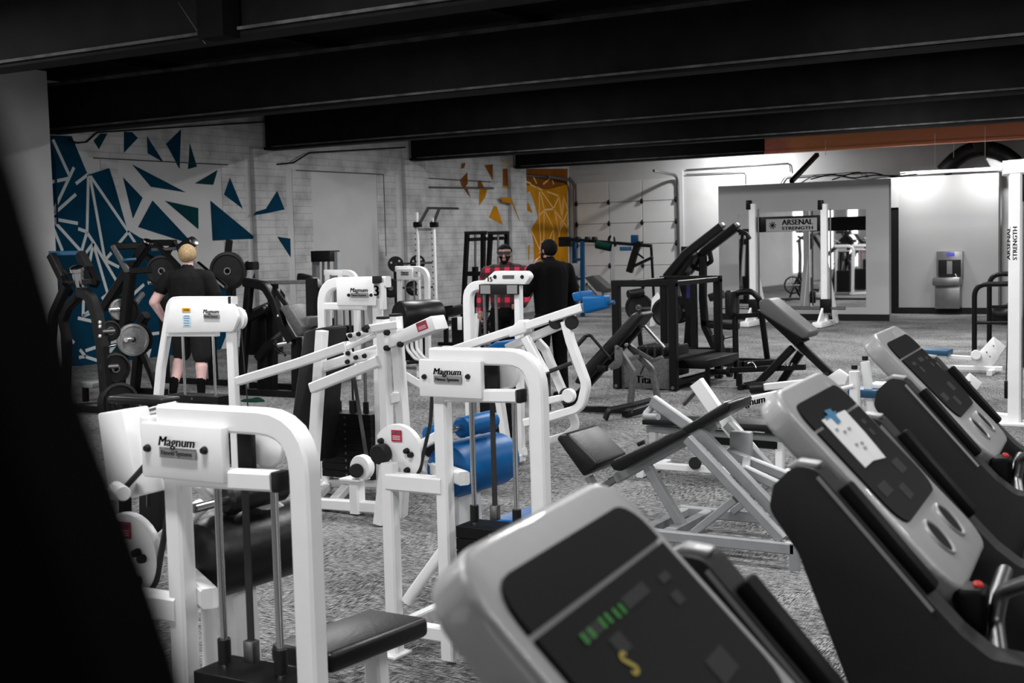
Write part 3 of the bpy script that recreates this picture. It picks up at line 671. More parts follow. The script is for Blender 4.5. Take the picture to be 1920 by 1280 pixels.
    m.tube('bench_leg', [st + V(0, .12, -.06), V(st.x, st.y + .14, .02)], .06, .06, 'white_paint')
    if extra:
        # raised lever of the resting carriage, with its foam bar
        q = Pl(base + V(0, -.02, 0))
        m.prism('lever_plate', q.many([(182, 775), (228, 768), (262, 930), (205, 938)]), Y_ * .10, 'white_paint', .006)
        m.rod('lever_bar', [q(236, 792, .05), q(330, 768, .25)], .026, 'dull_steel')
        m.cyl('hinge_pin', q(218, 915, -.05), q(232, 925, -.12), .02, 'white_paint')
        m.tube('strap', [q(225, 925, -.03), q(312, 828, .02)], .025, .006, 'rubber', 0, Y_)
        m.box('pin_block', q(285, 800, .0), X_ * .03, Y_ * .06, Z * .06, 'white_paint', .004)
        m.tube('brace', [q(375, 900, .25), q(470, 985, .45)], .05, .05, 'white_paint')
        m.tube('brace', [q(420, 895, .3), q(520, 960, .5)], .05, .05, 'white_paint')
    return m
t2 = Pl((0, 4.24, 0))
LG = 'white weight stack machines'
leg_curl('white leg curl machine with blue pads, caution cam and bench', t2, 'blue_vinyl', LG)
t1a = onz(308, 776, 1.262); t1b = onY(812, 666, 4.24)
leg_curl('white leg curl machine with black pads and raised lever bar', Pl((0, 4.24, 0), 0, V(t1a.x - t1b.x, t1a.y - t1b.y, 0)), 'black_vinyl', LG, True)

# ---- pulley tower standing in front of the man in shorts
pc = Pl((0, 7.0, 0)); b0 = pc(370, 800); m = M('pulley_tower', 'white pulley tower with yellow notice and slanted front leg', 'gym machine', V(b0.x, b0.y, 0), LG)
q0 = pc(300, 700)
m.tube('tower_frame', [V(q0.x, 7.0, .02), pc(297, 745), pc(302, 690), pc(323, 563), pc(440, 563)], .065, .06, 'white_paint', .09, Y_)
q1 = pc(434, 620); m.tube('post', [V(q1.x, 7.0, .02), V(q1.x, 7.0, pc(434, 600).z)], .065, .065, 'white_paint', 0, Y_)
cv = m.prism('cover_plate', fillet(pc.many([(320, 566), (438, 570), (447, 596), (436, 622), (310, 624)], -.06), .05, 4), Y_ * .03, 'white_paint', .004)
m.box('end_cap', pc(436, 563), X_ * .03, Y_ * .068, Z * .06, 'black_plastic', .004)
logo(m, pc(397, 588, -.062), .155, cv)
m.box('notice_header', pc(349, 581, -.062), X_ * .085, Y_ * .003, Z * .030, 'caution_yellow', .001, 1, cv)
m.text('notice_word', 'CAUTION', pc(349, 581, -.064), X_, Z, .013, 'mural_brown', 0, cv, width=.06)
m.box('notice_sheet', pc(350, 601, -.062), X_ * .08, Y_ * .003, Z * .085, 'pale_blue', .001, 1, cv)
for k in range(5): m.box('notice_line', pc(350, 592 + k * 4.4, -.0645), X_ * (.06 if k % 2 else .05), Y_ * .001, Z * .003, 'blue_paint', 0, 1, cv)
m.lathe('pulley', pc(445, 597, .01), Y_, [(0, -.02), (.082, -.02), (.085, -.012), (.078, 0), (.085, .012), (.082, .02), (0, .02)], 'white_paint', 28)
m.rod('cable', [pc(452, 615, .01), pc(465, 765, .01)], .005, 'rubber')
for q in (343, 400): 
    p = pc(q, 640, .03); m.rod('guide_rod', [V(p.x, p.y, .15), V(p.x, p.y, pc(400, 626).z)], .011, 'chrome')
m.tube('stack_crossbar', [pc(312, 626), pc(408, 626)], .05, .035, 'white_paint', 0, Y_)
s0, s1 = pc(325, 900), pc(418, 900); stack(m, V((s0.x + s1.x) / 2, 7.06, 0), s1.x - s0.x, .16, .1, .62)
m.tube('base_rail', [V(q0.x, 7.0, .06), V(q1.x, 7.0, .06)], .06, .06, 'white_paint', 0, Y_)

# ---- seated press with the number 3 tower and long lever arms
pa = Pl((0, 6.88, 0)); b0 = pa(655, 900); m = M('chest_press_machine', 'white lever press machine with number 3 tower and tall black pad', 'gym machine', V(b0.x, b0.y, 0), LG)
fl = lambda p: V(p.x, p.y, 0.02)
m.tube('tower_frame', [fl(pa(607, 700)), pa(606, 530), pa(728, 528)], TUBE * 1.1, TUBE * 1.25, 'white_paint', .16, Y_)
m.tube('post', [fl(pa(708, 700)), pa(708, 560)], TUBE, TUBE, 'white_paint', 0, Y_)
a, c = pa(641, 522), pa(713, 572)
cv = m.box('cover_plate', V((a.x + c.x) / 2, a.y - .05, (a.z + c.z) / 2), X_ * (c.x - a.x), Y_ * .03, Z * (a.z - c.z), 'white_paint', .005)
m.box('end_cap', pa(707, 524, -.055), X_ * .05, Y_ * .045, Z * .05, 'black_plastic', .004)
m.box('side_plate', pa(718, 555, -.03), X_ * .03, Y_ * .05, Z * .18, 'white_paint', .008)
logo(m, pa(674, 548, -.067), .145, cv)
m.text('number', '3', pa(706, 546, -.067), X_, Z, .068, 'print_black', 0, cv)
for q in (654, 696): m.lathe('bolt', pa(q, 553, -.066), -Y_, [(0, .012), (.009, .010), (.012, 0), (0, 0)], 'black_plastic', 10, cv)
m.tube('stack_crossbar', [pa(612, 574, -.03), pa(684, 574, -.03)], .05, .05, 'white_paint', 0, Y_)
for q in (631, 682):
    p = pa(q, 640, .03); m.rod('guide_rod', [V(p.x, p.y, .2), V(p.x, p.y, pa(640, 575).z)], .011, 'dull_steel')
    m.cyl('rod_collar', V(p.x, p.y, pa(640, 772).z), V(p.x, p.y, pa(640, 752).z), .02, 'black_plastic')
p = pa(658, 640, .03); m.rod('lift_cable', [V(p.x, p.y, pa(658, 770).z), V(p.x, p.y, pa(658, 575).z)], .008, 'rubber')
m.cyl('rod_collar', V(p.x, p.y, pa(640, 772).z), V(p.x, p.y, pa(640, 750).z), .028, 'black_plastic')
s0, s1 = pa(612, 770), pa(706, 770); stack(m, V((s0.x + s1.x) / 2, 6.9, 0), s1.x - s0.x, .18, pa(650, 892).z, s0.z)
m.tube('base_rail', [pa(600, 905), pa(716, 905)], .06, .06, 'white_paint', 0, Y_)
pb = Pl((0, 6.2, 0))
# belt pulley on a short base post, with base rails
ft = onz(671, 964)
pf2 = Pl(ft)
m.tube('pulley_post', [V(ft.x, ft.y, .01), V(ft.x, ft.y, pf2(671, 897).z)], .085, .075, 'white_paint', 0, Y_)
pw = m.lathe('pulley', pf2(674, 877, -.04), Y_, [(0, 0), (.075, 0), (.08, .01), (.074, .03), (.08, .05), (.075, .06), (0, .06)], 'white_paint', 26)
m.cyl('pulley_bearing', pf2(668, 882, -.09), pf2(668, 882, -.03), .045, 'black_plastic')
m.box('pulley_plate', pf2(665, 897, -.02), X_ * .16, Y_ * .12, Z * .014, 'white_paint', .003)
m.tube('base_rail', [pf2(585, 942), pf2(740, 953)], .06, .07, 'white_paint', 0, Y_)
m.tube('base_rail', [pf2(620, 946), V(pa(650, 900).x, 6.88, .06)], .06, .06, 'white_paint')
m.tube('lift_belt', [V(p.x, p.y, pa(658, 680).z), pf2(690, 875, 0)], .025, .006, 'rubber')
# twin uprights carrying the levers
m.tube('upright', [V(onz(712, 986).x, onz(712, 986).y, .015), pb(727, 850), pb(718, 598)], .066, .066, 'white_paint', 0, Y_)
m.tube('upright', [pb(760, 850, .10), pb(742, 593, .10)], .066, .066, 'white_paint', 0, Y_)
m.tube('upright', [pb(760, 848, .10), V(onz(735, 975).x, onz(735, 975).y + .1, .015)], .066, .066, 'white_paint', 0, Y_)
for q, w in ((718, 597), (742, 592)): m.box('end_cap', pb(q, w - 1, 0 if q == 718 else .10), X_ * .06, Y_ * .06, Z * .02, 'black_plastic', .004)
m.tube('upright_link', [pb(728, 748), pb(750, 742, .1)], .05, .06, 'white_paint')
m.tube('lever_arm', [pb(448, 714), pb(560, 680), pb(652, 648)], .062, .058, 'white_paint', 0, Y_)
m.rod('lever_rod', [pb(652, 650), pb(705, 625)], .022, 'white_paint')
m.prism('lever_head', pb.many([(718, 634), (808, 592), (817, 618), (722, 655)], -.05), Y_ * .14, 'white_paint', .006)
m.tube('counter_bar', [pb(695, 616, -.03), pb(748, 608, -.03)], .05, .05, 'white_paint', 0, Y_)
m.tube('lever_arm', [pb(586, 727, -.03), pb(712, 676, -.03)], .062, .066, 'white_paint', 0, Y_)
m.tube('lever_arm', [pb(600, 690, .25), pb(712, 655, .2)], .06, .066, 'white_paint', 0, Y_)
br = m.prism('bracket', pb.many([(648, 625), (700, 618), (706, 632), (655, 640)], -.02), Y_ * .02, 'white_paint', .002)
br2 = m.prism('bracket', pb.many([(643, 660), (656, 656), (664, 676), (652, 682)], -.04), Y_ * .02, 'white_paint', .002)
br3 = m.prism('bracket', pb.many([(662, 660), (708, 655), (708, 668), (670, 678)], -.02), Y_ * .02, 'white_paint', .002)
for q, w, par in ((657, 629, br), (673, 626, br), (688, 619, br), (653, 662, br2), (652, 678, br2), (668, 670, br3), (684, 667, br3)):
    m.lathe('bolt', pb(q, w, -.045), -Y_, [(0, .02), (.012, .016), (.016, 0), (0, 0)], 'black_plastic', 10, par)
for q, w in ((727, 623), (727, 652), (752, 645)): m.lathe('bolt', pb(q, w, -.04), -Y_, [(0, .03), (.016, .024), (.02, 0), (0, 0)], 'black_plastic', 12)
xd = (pb(806, 595) - pb(735, 623)).normalized(); zd = Y_.cross(xd) * -1
caution(m, pb(791, 611, -.053), .075, .052, xd, zd)
m.cyl('grip_knob', pb(688, 619, -.06), pb(684, 612, -.06), .026, 'black_plastic')
# tall black back pad on its slanted post
pd = Pl((0, 6.45, 0))
m.prism('back_pad', pd.many([(569, 622), (592, 614), (598, 618), (590, 700), (583, 800), (580, 868), (574, 872), (538, 868), (546, 785), (560, 682)]), Y_ * .30, 'black_vinyl', .02, 3)
bx = onz(582, 960, 0)
m.tube('pad_post', [V(pd(588, 860).x, 6.42, .02), pd(588, 860, -.03), pd(604, 620, -.03)], .075, .06, 'white_paint', 0, Y_)
m.tube('pad_post', [pa(597, 925), pa(607, 620)], .06, .06, 'white_paint', 0, Y_)
m.tube('base_rail', [V(pd(588, 860).x, 6.42, .06), V(pa(607, 700).x, 6.88, .06)], .06, .06, 'white_paint')
# angled brace toward the blue machine
m.tube('brace', [pb(752, 700, .15), pb(800, 728, .3), pb(830, 745, .35)], .05, .05, 'white_paint')

# ---- machine 15: lever row with blue pad
pe = Pl((0, 8.45, 0)); b0 = onz(985, 865); m = M('lever_row_machine', 'white lever row machine with number 15 tower and blue end pad', 'gym machine', V(b0.x - .3, b0.y, 0), LG)
m.tube('tower_frame', [fl(pe(879, 640)), pe(878, 536), pe(912, 534)], .066, .075, 'white_paint', .12, Y_)
m.tube('post', [fl(pe(972, 640)), pe(972, 535)], .055, .055, 'white_paint', 0, Y_)
hd = m.prism('cover_plate', fillet(pe.many([(900, 532), (927, 508), (986, 508), (994, 518), (984, 533)], -.04), .03, 3), Y_ * .07, 'white_paint', .004)
m.text('number', '15', pe(918, 524, -.042), X_, Z, .036, 'print_black', 0, hd)
m.box('badge', pe(953, 519, -.043), X_ * .10, Y_ * .006, Z * .026, 'worn_grey', .001, 1, hd)
for q in (928, 979): m.lathe('bolt', pe(q, 519, -.04), -Y_, [(0, .012), (.012, .010), (.016, 0), (0, 0)], 'black_plastic', 10, hd)
ds = m.box('instruction_panel', pe(935.5, 542.5, -.05), X_ * (pe(972, 540).x - pe(899, 540).x), Y_ * .02, Z * (pe(935, 533).z - pe(935, 552).z), 'black_plastic', .003)
for q in (910, 960): m.box('instruction_label', pe(q, 542.5, -.062), X_ * .09, Y_ * .002, Z * .065, 'grey_label', 0, 1, ds)
for q in (909, 931):
    p = pe(q, 600, .03); m.rod('guide_rod', [V(p.x, p.y, .3), V(p.x, p.y, pe(931, 551).z)], .013, 'dull_steel')
s0, s1 = pe(903, 700), pe(966, 700); stack(m, V((s0.x + s1.x) / 2, 8.5, 0), s1.x - s0.x, .18, .2, pe(930, 668).z)
m.box('stack_label', pe(958, 694, -.07), X_ * .05, Y_ * .002, Z * .07, 'pale_blue', 0)
m.tube('base_rail', [pe(868, 858), pe(985, 846)], .06, .06, 'white_paint')
m.tube('base_rail', [V(pe(972, 640).x, 8.45, .05), V(pe(972, 640).x + .05, 7.8, .05)], .06, .06, 'white_paint')
m.box('foot_plate', V(pe(972, 640).x + .05, 7.8, .008), X_ * .14, Y_ * .10, Z * .014, 'white_paint', .003)
pg = Pl((0, 7.9, 0))
m.tube('lever_arm', [pg(845, 658), pg(960, 620), pg(1094, 576)], .075, .062, 'white_paint', 0, Y_)
m.tube('lever_arm', [pg(952, 652, .05), pg(1078, 598, .05)], .062, .058, 'white_paint', 0, Y_)
m.prism('blue_pad', pg.many([(1089, 556), (1133, 553), (1136, 578), (1094, 589)], -.05), Y_ * .10, 'blue_vinyl', .02, 3)
m.prism('blue_pad', pg.many([(1070, 550), (1088, 545), (1092, 562), (1075, 566)], .12), Y_ * .2, 'blue_vinyl', .015, 2)
m.rod('pad_bar', [pg(1130, 571, 0), pg(1152, 566, 0)], .016, 'dark_blue')
m.prism('pivot_bracket', pg.many([(953, 618), (972, 600), (980, 600), (985, 622), (955, 632)], -.05), Y_ * .10, 'white_paint', .004)
m.tube('frame_loop', [pg(1060, 602), pg(1070, 640), pg(1100, 720), pg(1090, 764), pg(1030, 782), pg(985, 792)], .06, .06, 'white_paint', .12, Y_)
m.tube('frame_strut', [pg(1008, 640, .1), pg(1022, 655, .1), pg(1060, 745, .1)], .055, .055, 'white_paint', .05, Y_)
m.tube('frame_strut', [pg(985, 632, -.05), pg(1022, 700, -.05)], .055, .06, 'white_paint', 0, Y_)
m.tube('frame_strut', [pg(970, 640, .15), pg(1010, 760, .15)], .055, .06, 'white_paint', 0, Y_)
m.rod('lower_loop', [pg(1068, 765, .1), pg(1082, 800, .1), pg(1060, 818, .1), pg(1000, 835, .1)], .032, 'white_paint', .12)
m.tube('axle_bar', [pg(1022, 752), pg(1060, 744)], .05, .05, 'white_paint', 0, Y_)
m.lathe('pulley', pg(1064, 742, -.05), Y_, [(0, 0), (.045, 0), (.05, .008), (.05, .04), (.045, .05), (0, .05)], 'white_paint', 22)
m.lathe('pulley_tyre', pg(1061, 742, -.02), Y_, [(.03, 0), (.056, 0), (.056, .03), (.03, .03)], 'rubber', 22)
m.rod('cable', [pg(1030, 690, .1), pg(1032, 770, .1)], .006, 'rubber')
m.rod('strap', [pg(1015, 702, -.02), pg(1072, 680, .1)], .015, 'rubber')
for q in (1042, 1072): m.cyl('pivot_roller', pg(q, 604, -.02), pg(q, 604, .06), .05, 'black_plastic')
m.prism('seat_pad', pg.many([(895, 660), (930, 640), (952, 640), (955, 655), (920, 668)], .1), Y_ * .25, 'blue_vinyl', .015, 2)
m.tube('seat_post', [pg(925, 668, .2), V(pg(925, 700).x, 8.1, .03)], .06, .06, 'white_paint')
for q in (1040, 1085):
    pass
m.tube('support_leg', [pg(1000, 790, .02), V(pg(1000, 800).x, 7.92, .02)], .06, .06, 'white_paint', 0, Y_)

# ---- two more white towers and a cable column farther back
def small_tower(label, pl, word, x0, x1, ytop, pad, mirror=False):
    b = pl((x0 + x1) / 2, 640); m = M('weight_tower', label, 'gym machine', V(b.x, b.y, 0), LG)
    w = x1 - x0
    m.tube('tower_frame', [pl(x0 - 3, ytop + 6), pl(x1, ytop + 6), fl(pl(x1, 620))], .06, .075, 'white_paint', .16, Y_)
    m.tube('post', [fl(pl(x0 + 3, 620)), pl(x0 + 3, ytop + 20)], .06, .06, 'white_paint', 0, Y_)
    cv = m.box('cover_plate', pl(x0 + w * .24, ytop + 16, -.05), X_ * .27, Y_ * .03, Z * .15, 'white_paint', .005)
    logo(m, pl(x0 + w * .24, ytop + 14, -.068), .13, cv)
    m.tube('stack_crossbar', [pl(x0 + 6, ytop + 24, -.02), pl(x0 + w * .75, ytop + 24, -.02)], .04, .04, 'white_paint', 0, Y_)
    for f_ in (.3, .6):
        p = pl(x0 + w * f_, 620, .03); m.rod('guide_rod', [V(p.x, p.y, .2), V(p.x, p.y, pl(x0, ytop + 24).z)], .012, 'dull_steel')
    a, c = pl(x0 + 8, 600), pl(x1 - 6, 600); stack(m, V((a.x + c.x) / 2, a.y + .03, 0), c.x - a.x, .16, .1, .7, False)
    m.tube('base_rail', [fl(pl(x0 + 3, 620)) + Z * .04, fl(pl(x1, 620)) + Z * .04], .06, .06, 'white_paint', 0, Y_)
    return m
y7 = onz(800, 690).y
p7 = Pl((0, y7, 0)); m = small_tower('white weight tower with big black barrel pad', p7, '', 746, 801, 498, True)
p8 = Pl((0, y7 - 1.2, 0))
m.lathe('barrel_pad', p8(785, 590, 0), V(-.35, -.9, 0), [(0, -.3), (.17, -.3), (.19, -.27), (.19, .27), (.17, .3), (0, .3)], 'black_vinyl', 26)
m.tube('pad_stand', [p8(785, 600, 0), V(p8(785, 620).x, p8(785, 620).y, .02)], .07, .07, 'white_paint')
m.tube('base_rail', [V(p8(785, 620).x, p8(785, 620).y, .04), V(p7(785, 620).x, p7(785, 620).y, .04)], .06, .06, 'white_paint')
for k in range(3): m.rod('footrest', [p8(762 + 9 * k, 632, -.1), p8(764 + 9 * k, 655, -.1), p8(778 + 9 * k, 672, -.1), p8(794 + 8 * k, 676, -.1)], .022, 'white_paint', .1)
m.rod('grip_bar', [p8(764, 680, -.1), p8(806, 676, -.1)], .022, 'black_plastic')
p9 = Pl((0, onz(640, 712).y, 0)); small_tower('white weight tower behind the number 3 machine', p9, '', 613, 668, 505, False)
pk = Pl((0, onz(610, 668).y, 0)); b0 = pk(612, 600); m = M('cable_column', 'pale cable column with black head box by the wall', 'gym machine', V(b0.x, b0.y, 0))
m.box('head_box', pk(610, 480), X_ * .38, Y_ * .25, Z * .17, 'black_plastic', .01)
for q in (592, 632): m.tube('upright', [fl(pk(q, 600)), pk(q, 472, .03)], .09, .10, 'silver_paint', 0, Y_)
for q in (606, 616): m.rod('guide_rod', [pk(q, 640, 0), pk(q, 488, 0)], .02, 'dull_steel')
m.box('base_plate', V(b0.x, b0.y, .03), X_ * .5, Y_ * .4, Z * .06, 'silver_paint', .01)
stack(m, V(b0.x, b0.y + .02, 0), .22, .15, .06, .6, False)
# ================================================================== TREADMILLS
def make_treadmill(label, group):
    """local: u = +X toward the runner, v = +Y across, console front-left corner over (0, 0)"""
    m = M('treadmill', label, 'treadmill', V(0, 0, 0), group)
    s = math.sqrt(.5); dn = V(s, 0, -s * 1.04).normalized(); nn = V(dn.z * -1, 0, dn.x).normalized()    # down the slope, out of the face
    tl = V(0.0, 0, 1.40); Wd = .44
    o = lambda a, v, h: tl + dn * a + V(0, v, 0) + nn * h
    # housing
    # dark display with rounded corners, in two fields parted by a bright line
    def face(a0, a1, v0, v1, r, top=True, bot=True):
        L = []
        def arc(ca, cv, t0):
            for k in range(6):
                t = math.radians(t0 + 18 * k); L.append((ca - r * math.sin(t), cv + r * math.cos(t)))
        arc(a0 + r, v1 - r, 0) if top else L.append((a0, v1))
        arc(a0 + r, v0 + r, 90) if top else L.append((a0, v0))
        arc(a1 - r, v0 + r, 180) if bot else L.append((a1, v0))
        arc(a1 - r, v1 - r, 270) if bot else L.append((a1, v1))
        return L
    m.prism('console_housing', [o(a, v, .012) for a, v in face(-.03, .43, 0, Wd, .065)], nn * -.05, 'console_silver', .013, 3)
    m.prism('display_header', [o(a, v, .0125) for a, v in face(.012, .068, .032, Wd - .032, .04, True, False)], nn * .004, 'console_black', 0)
    sc = m.prism('display_panel', [o(a, v, .0125) for a, v in face(.074, .288, .032, Wd - .032, .05, False, True)], nn * .004, 'console_black', 0)
    rng = random.Random(3)
    for a, v, w, h in ((.10, .12, .05, .012), (.10, .25, .07, .014), (.105, .34, .03, .010), (.125, .15, .03, .02), (.13, .33, .025, .015), (.22, .10, .07, .025), (.21, .30, .06, .03), (.25, .20, .05, .03)):
        m.box('display_print', o(a, v, .017), Y_ * w, dn * h, nn * .001, 'screen_print', 0, 1, sc)
    # console cup wells with pale lips
    for a_, v in ((.345, .16), (.345, Wd - .13)):
        m.lathe('cup_rim', o(a_, v, .010), nn, [(.030, .0), (.033, .006), (.037, .007), (.040, .003), (.040, -.006)], 'console_silver', 24)
        m.lathe('cup_well', o(a_, v, .0125), nn, [(0, 0), (.031, 0), (.031, .001), (0, .001)], 'console_black', 22)
    # neck down to the mast
    m.tube('console_neck', [o(.2, Wd / 2, -.03), V(.08, Wd / 2, 1.10)], .26, .08, 'shroud_grey', 0, Y_)
    # moulded side arms, near and far
    for v, sgn in ((-.115, 1), (Wd + .045, 1)):
        pr = [V(.02, v, 1.29), V(.055, v, 1.325), V(.09, v, 1.32), V(.27, v, 1.117), V(.315, v, 1.07), V(.36, v, 1.036), V(.42, v, 1.03), V(.80, v, 1.03), V(.80, v, .985), V(.46, v, .985), V(.38, v, .90), V(.36, v, .60), V(.36, v, .30), V(.40, v, .12), V(.20, v, .12), V(.19, v, .60), V(.14, v, .97), V(.06, v, 1.18), V(.012, v, 1.25)]
        arm = m.prism('side_arm', fillet(pr + [pr[0]], .03, 3)[:-1], Y_ * .07, 'shroud_grey', .012, 2)
        m.prism('arm_tray', [V(.12, v + .014, 1.282), V(.26, v + .014, 1.122), V(.278, v + .014, 1.136), V(.138, v + .014, 1.298)], Y_ * .042, 'console_black', .006, 2, arm)
        m.prism('arm_edge', [V(.095, v - .002, 1.310), V(.275, v - .002, 1.106), V(.271, v - .002, 1.102), V(.091, v - .002, 1.306)], Y_ * .004, 'console_silver', 0, 1, arm)
        m.prism('arm_tip', [V(.035, v + .02, 1.318), V(.055, v + .02, 1.33), V(.092, v + .02, 1.326), V(.085, v + .02, 1.315), V(.05, v + .02, 1.31)], Y_ * .035, 'console_silver', .004, 2, arm)
        m.rod('handrail', [V(.78, v + .035, 1.007), V(1.0, v + .035, 1.007), V(1.05, v + .035, .95), V(1.05, v + .035, .20)], .022, 'black_plastic', .05)
    # emergency stop pod and its tubes
    m.box('stop_pod', V(.312, .06, 1.062), V(.055, 0, 0), Y_ * .075, V(0, 0, .085), 'console_black', .012, 3)
    m.lathe('stop_button', V(.322, .06, 1.102), V(.4, -.3, 1), [(0, 0), (.009, 0), (.009, .007), (.006, .010), (0, .010)], 'red_stop', 18)
    m.rod('grip_tube', [V(.43, .02, 1.14), V(.36, .05, 1.10), V(.352, .05, 1.05), V(.365, .0, .995)], .013, 'dull_steel', .03)
    m.rod('grip_tube', [V(.34, .09, 1.05), V(.34, Wd - .06, 1.05)], .016, 'dull_steel')
    # deck
    m.box('motor_cover', V(.10, Wd / 2, .19), X_ * .55, Y_ * .78, Z * .24, 'shroud_grey', .05, 3)
    m.box('deck', V(1.05, Wd / 2, .15), X_ * 1.6, Y_ * .80, Z * .10, 'console_black', .02, 2)
    m.box('running_belt', V(1.05, Wd / 2, .203), X_ * 1.58, Y_ * .52, Z * .008, 'rubber', .002, 1)
    for v in (Wd / 2 - .33, Wd / 2 + .33): m.box('side_rail', V(1.05, v, .212), X_ * 1.58, Y_ * .12, Z * .025, 'console_silver', .006, 2)
    for u in (-.05, 1.75):
        for v in (Wd / 2 - .32, Wd / 2 + .32): m.cyl('foot', V(u, v, 0), V(u, v, .10), .03, 'rubber')
    return m, o, sc, dn, nn
TG = 'treadmills in a row beside the machines'
HT = 1.40
tp = [onz(850, 1114, HT), onz(1458, 768, HT), onz(1643, 647, HT)]
ANG = [math.radians(7), math.radians(5), math.radians(5)]
mt, o_, sc, dn, nn = make_treadmill('treadmill with green digits lit on its dark console', TG)
base = mt.o
c2 = copy_tree(base); c2['label'] = 'treadmill with a white paper note taped on its console'
c3 = copy_tree(base); c3['label'] = 'treadmill with a plain dark console beside the white cable post'
for o, p, a in zip((base, c2, c3), tp, ANG):
    o.location = (p.x, p.y, 0); o.rotation_euler = (0, 0, a)
# lit digits on the running treadmill: where the console face is met
def face_pt(k, x, y, h=.0172):
    Rk = Matrix.Rotation(ANG[k], 3, 'Z'); base_ = V(tp[k].x, tp[k].y, 0)
    p0 = Rk @ o_(0, 0, h) + base_; n_ = Rk @ nn; r_ = ray(x, y)
    w = CAM + r_ * ((p0 - CAM).dot(n_) / r_.dot(n_)); return Rk.inverted() @ (w - base_), w, n_
scp = sc
for x, y in ((1097, 1199), (1110, 1188), (1130, 1169), (1141, 1160), (1156, 1151), (1167, 1142)):
    mt.text('led_digit', '8', face_pt(0, x, y)[0], Y_, -dn, .012, 'led_green', 0, scp)
mt.text('led_symbol', 'S', face_pt(0, 1181, 1246)[0], Y_, -dn, .026, 'led_yellow', 0, scp)
# paper note taped on the second console
def flat(pts, h, th):
    q = [face_pt(1, x, y, h) for x, y in pts]; return prism_bm([a[1] for a in q], q[0][2] * th)
nt_ = single('paper_note', flat([(1540, 788), (1583, 769), (1622, 812), (1660, 858), (1636, 864), (1622, 877), (1580, 832)], .0175, .0012), 'paper', 'white paper note taped over a treadmill console', 'paper')
def onote(name, pts, h, mat): return finish(name, flat(pts, h, .0006), mat, nt_, nt_.location)
onote('tape', [(1545, 770), (1556, 766), (1577, 790), (1571, 796)], .019, 'tape_blue')
onote('tape', [(1546, 782), (1566, 770), (1569, 776), (1549, 788)], .0188, 'tape_blue')
for x, y in ((1565, 804), (1580, 808), (1588, 802), (1602, 832), (1612, 829), (1618, 838)):
    onote('scribble', [(x, y), (x + 5, y - 2), (x + 8, y + 3), (x + 3, y + 5)], .019, 'grey_label')

# black shrouded upright very close to the lens
D = .215
edge = [(-10, 190), (40, 330), (85, 478), (130, 635), (183, 790), (240, 935), (292, 1080), (345, 1235), (372, 1330)]
def near(x, y): return CAM + ray(x, y) * D
pts = [near(x, y) for x, y in edge]
last = pts[-1]
back = V(RT.x, RT.y, 0).normalized()
pts += [V(last.x, last.y, 1.2) + back * .05, V(last.x, last.y, 0) + back * .12, V(last.x, last.y, 0) - back * .22, pts[0] - back * .05]
bm = prism_bm(pts, V(FW.x, FW.y, 0).normalized() * -.035)
single('machine_shroud', bm, 'near_black', 'tall black curved machine shroud standing beside the treadmills', 'gym machine', smooth=False)
# ================================================================== SILVER LYING LEVER MACHINE
gy = onz(1203, 1036); ps = Pl((0, gy.y, 0)); WD = .62
m = M('lying_lever_machine', 'silver framed lying lever machine with long black slanted pad', 'gym machine', V(ps(1320, 1000).x, gy.y + WD / 2, 0), 'grey metal machines')
sp, TS = 'silver_paint', .052
zr = ps(1330, 1012).z
xl_, xr_ = ps(1203, 1000).x, ps(1490, 1000).x
m.tube('base_rail', [V(xl_, gy.y, zr), V(xr_, gy.y, zr)], TS, TS * 1.15, sp, 0, Y_)
m.tube('base_rail', [V(xl_, gy.y + WD, zr), V(xr_, gy.y + WD, zr)], TS, TS * 1.15, sp, 0, Y_)
m.tube('cross_rail', [V(xl_, gy.y, zr), V(xl_, gy.y + WD, zr)], TS, TS, sp)
for y in (gy.y, gy.y + WD):
    m.tube('foot', [V(xl_ - .01, y, 0), V(xl_ - .01, y, zr + .03)], TS, TS * .9, sp, 0, Y_)
    m.tube('foot', [V(xr_, y, 0), V(xr_, y, zr + .03)], TS, TS * .9, sp, 0, Y_)
mid = WD / 2
m.tube('diagonal_post', [ps(1289, 822, .02), ps(1467, 1011, .02)], TS, TS, sp, 0, Y_)
m.tube('diagonal_post', [ps(1289, 822, .02) + V(0, WD - .04, 0), ps(1467, 1011, .02) + V(0, WD - .04, 0)], TS, TS, sp, 0, Y_)
m.tube('brace', [ps(1379, 936, .02), ps(1301, 998, .02)], TS * .8, TS * .8, sp, 0, Y_)
m.tube('brace', [ps(1379, 936, .02) + V(0, WD - .04, 0), ps(1301, 998, .02) + V(0, WD - .04, 0)], TS * .8, TS * .8, sp, 0, Y_)
pm_ = Pl((0, gy.y + .22, 0))
m.tube('lever_arm', [pm_(1223, 750, -.1), pm_(1322, 820, -.1), pm_(1457, 961, -.1)], .05, .062, sp, .03, Y_)
m.tube('pad_strut', [pm_(1214, 874), pm_(1279, 985)], TS, TS, sp, 0, Y_)
m.tube('cross_rail', [V(pm_(1279, 985).x, gy.y, zr), V(pm_(1279, 985).x, gy.y + WD, zr)], TS, TS, sp)
m.tube('pad_rail', [pm_(1157, 896), pm_(1345, 792)], .06, .06, sp, 0, Y_)
m.tube('adjust_bar', [pm_(1121, 918), pm_(1160, 894)], .045, .04, 'dull_steel', 0, Y_)
m.prism('long_pad', pm_.many([(1142, 870), (1150, 882), (1163, 884), (1290, 814), (1284, 800), (1150, 862)], -.15), Y_ * .34, 'black_vinyl', .012, 3)
m.prism('long_pad', pm_.many([(1272, 806), (1290, 814), (1366, 772), (1370, 756), (1358, 754)], -.15), Y_ * .34, 'black_vinyl', .012, 3)
m.prism('foot_pad', pm_.many([(1042, 822), (1050, 814), (1064, 813), (1120, 868), (1119, 878), (1093, 894)], -.17), Y_ * .38, 'black_vinyl', .022, 3)
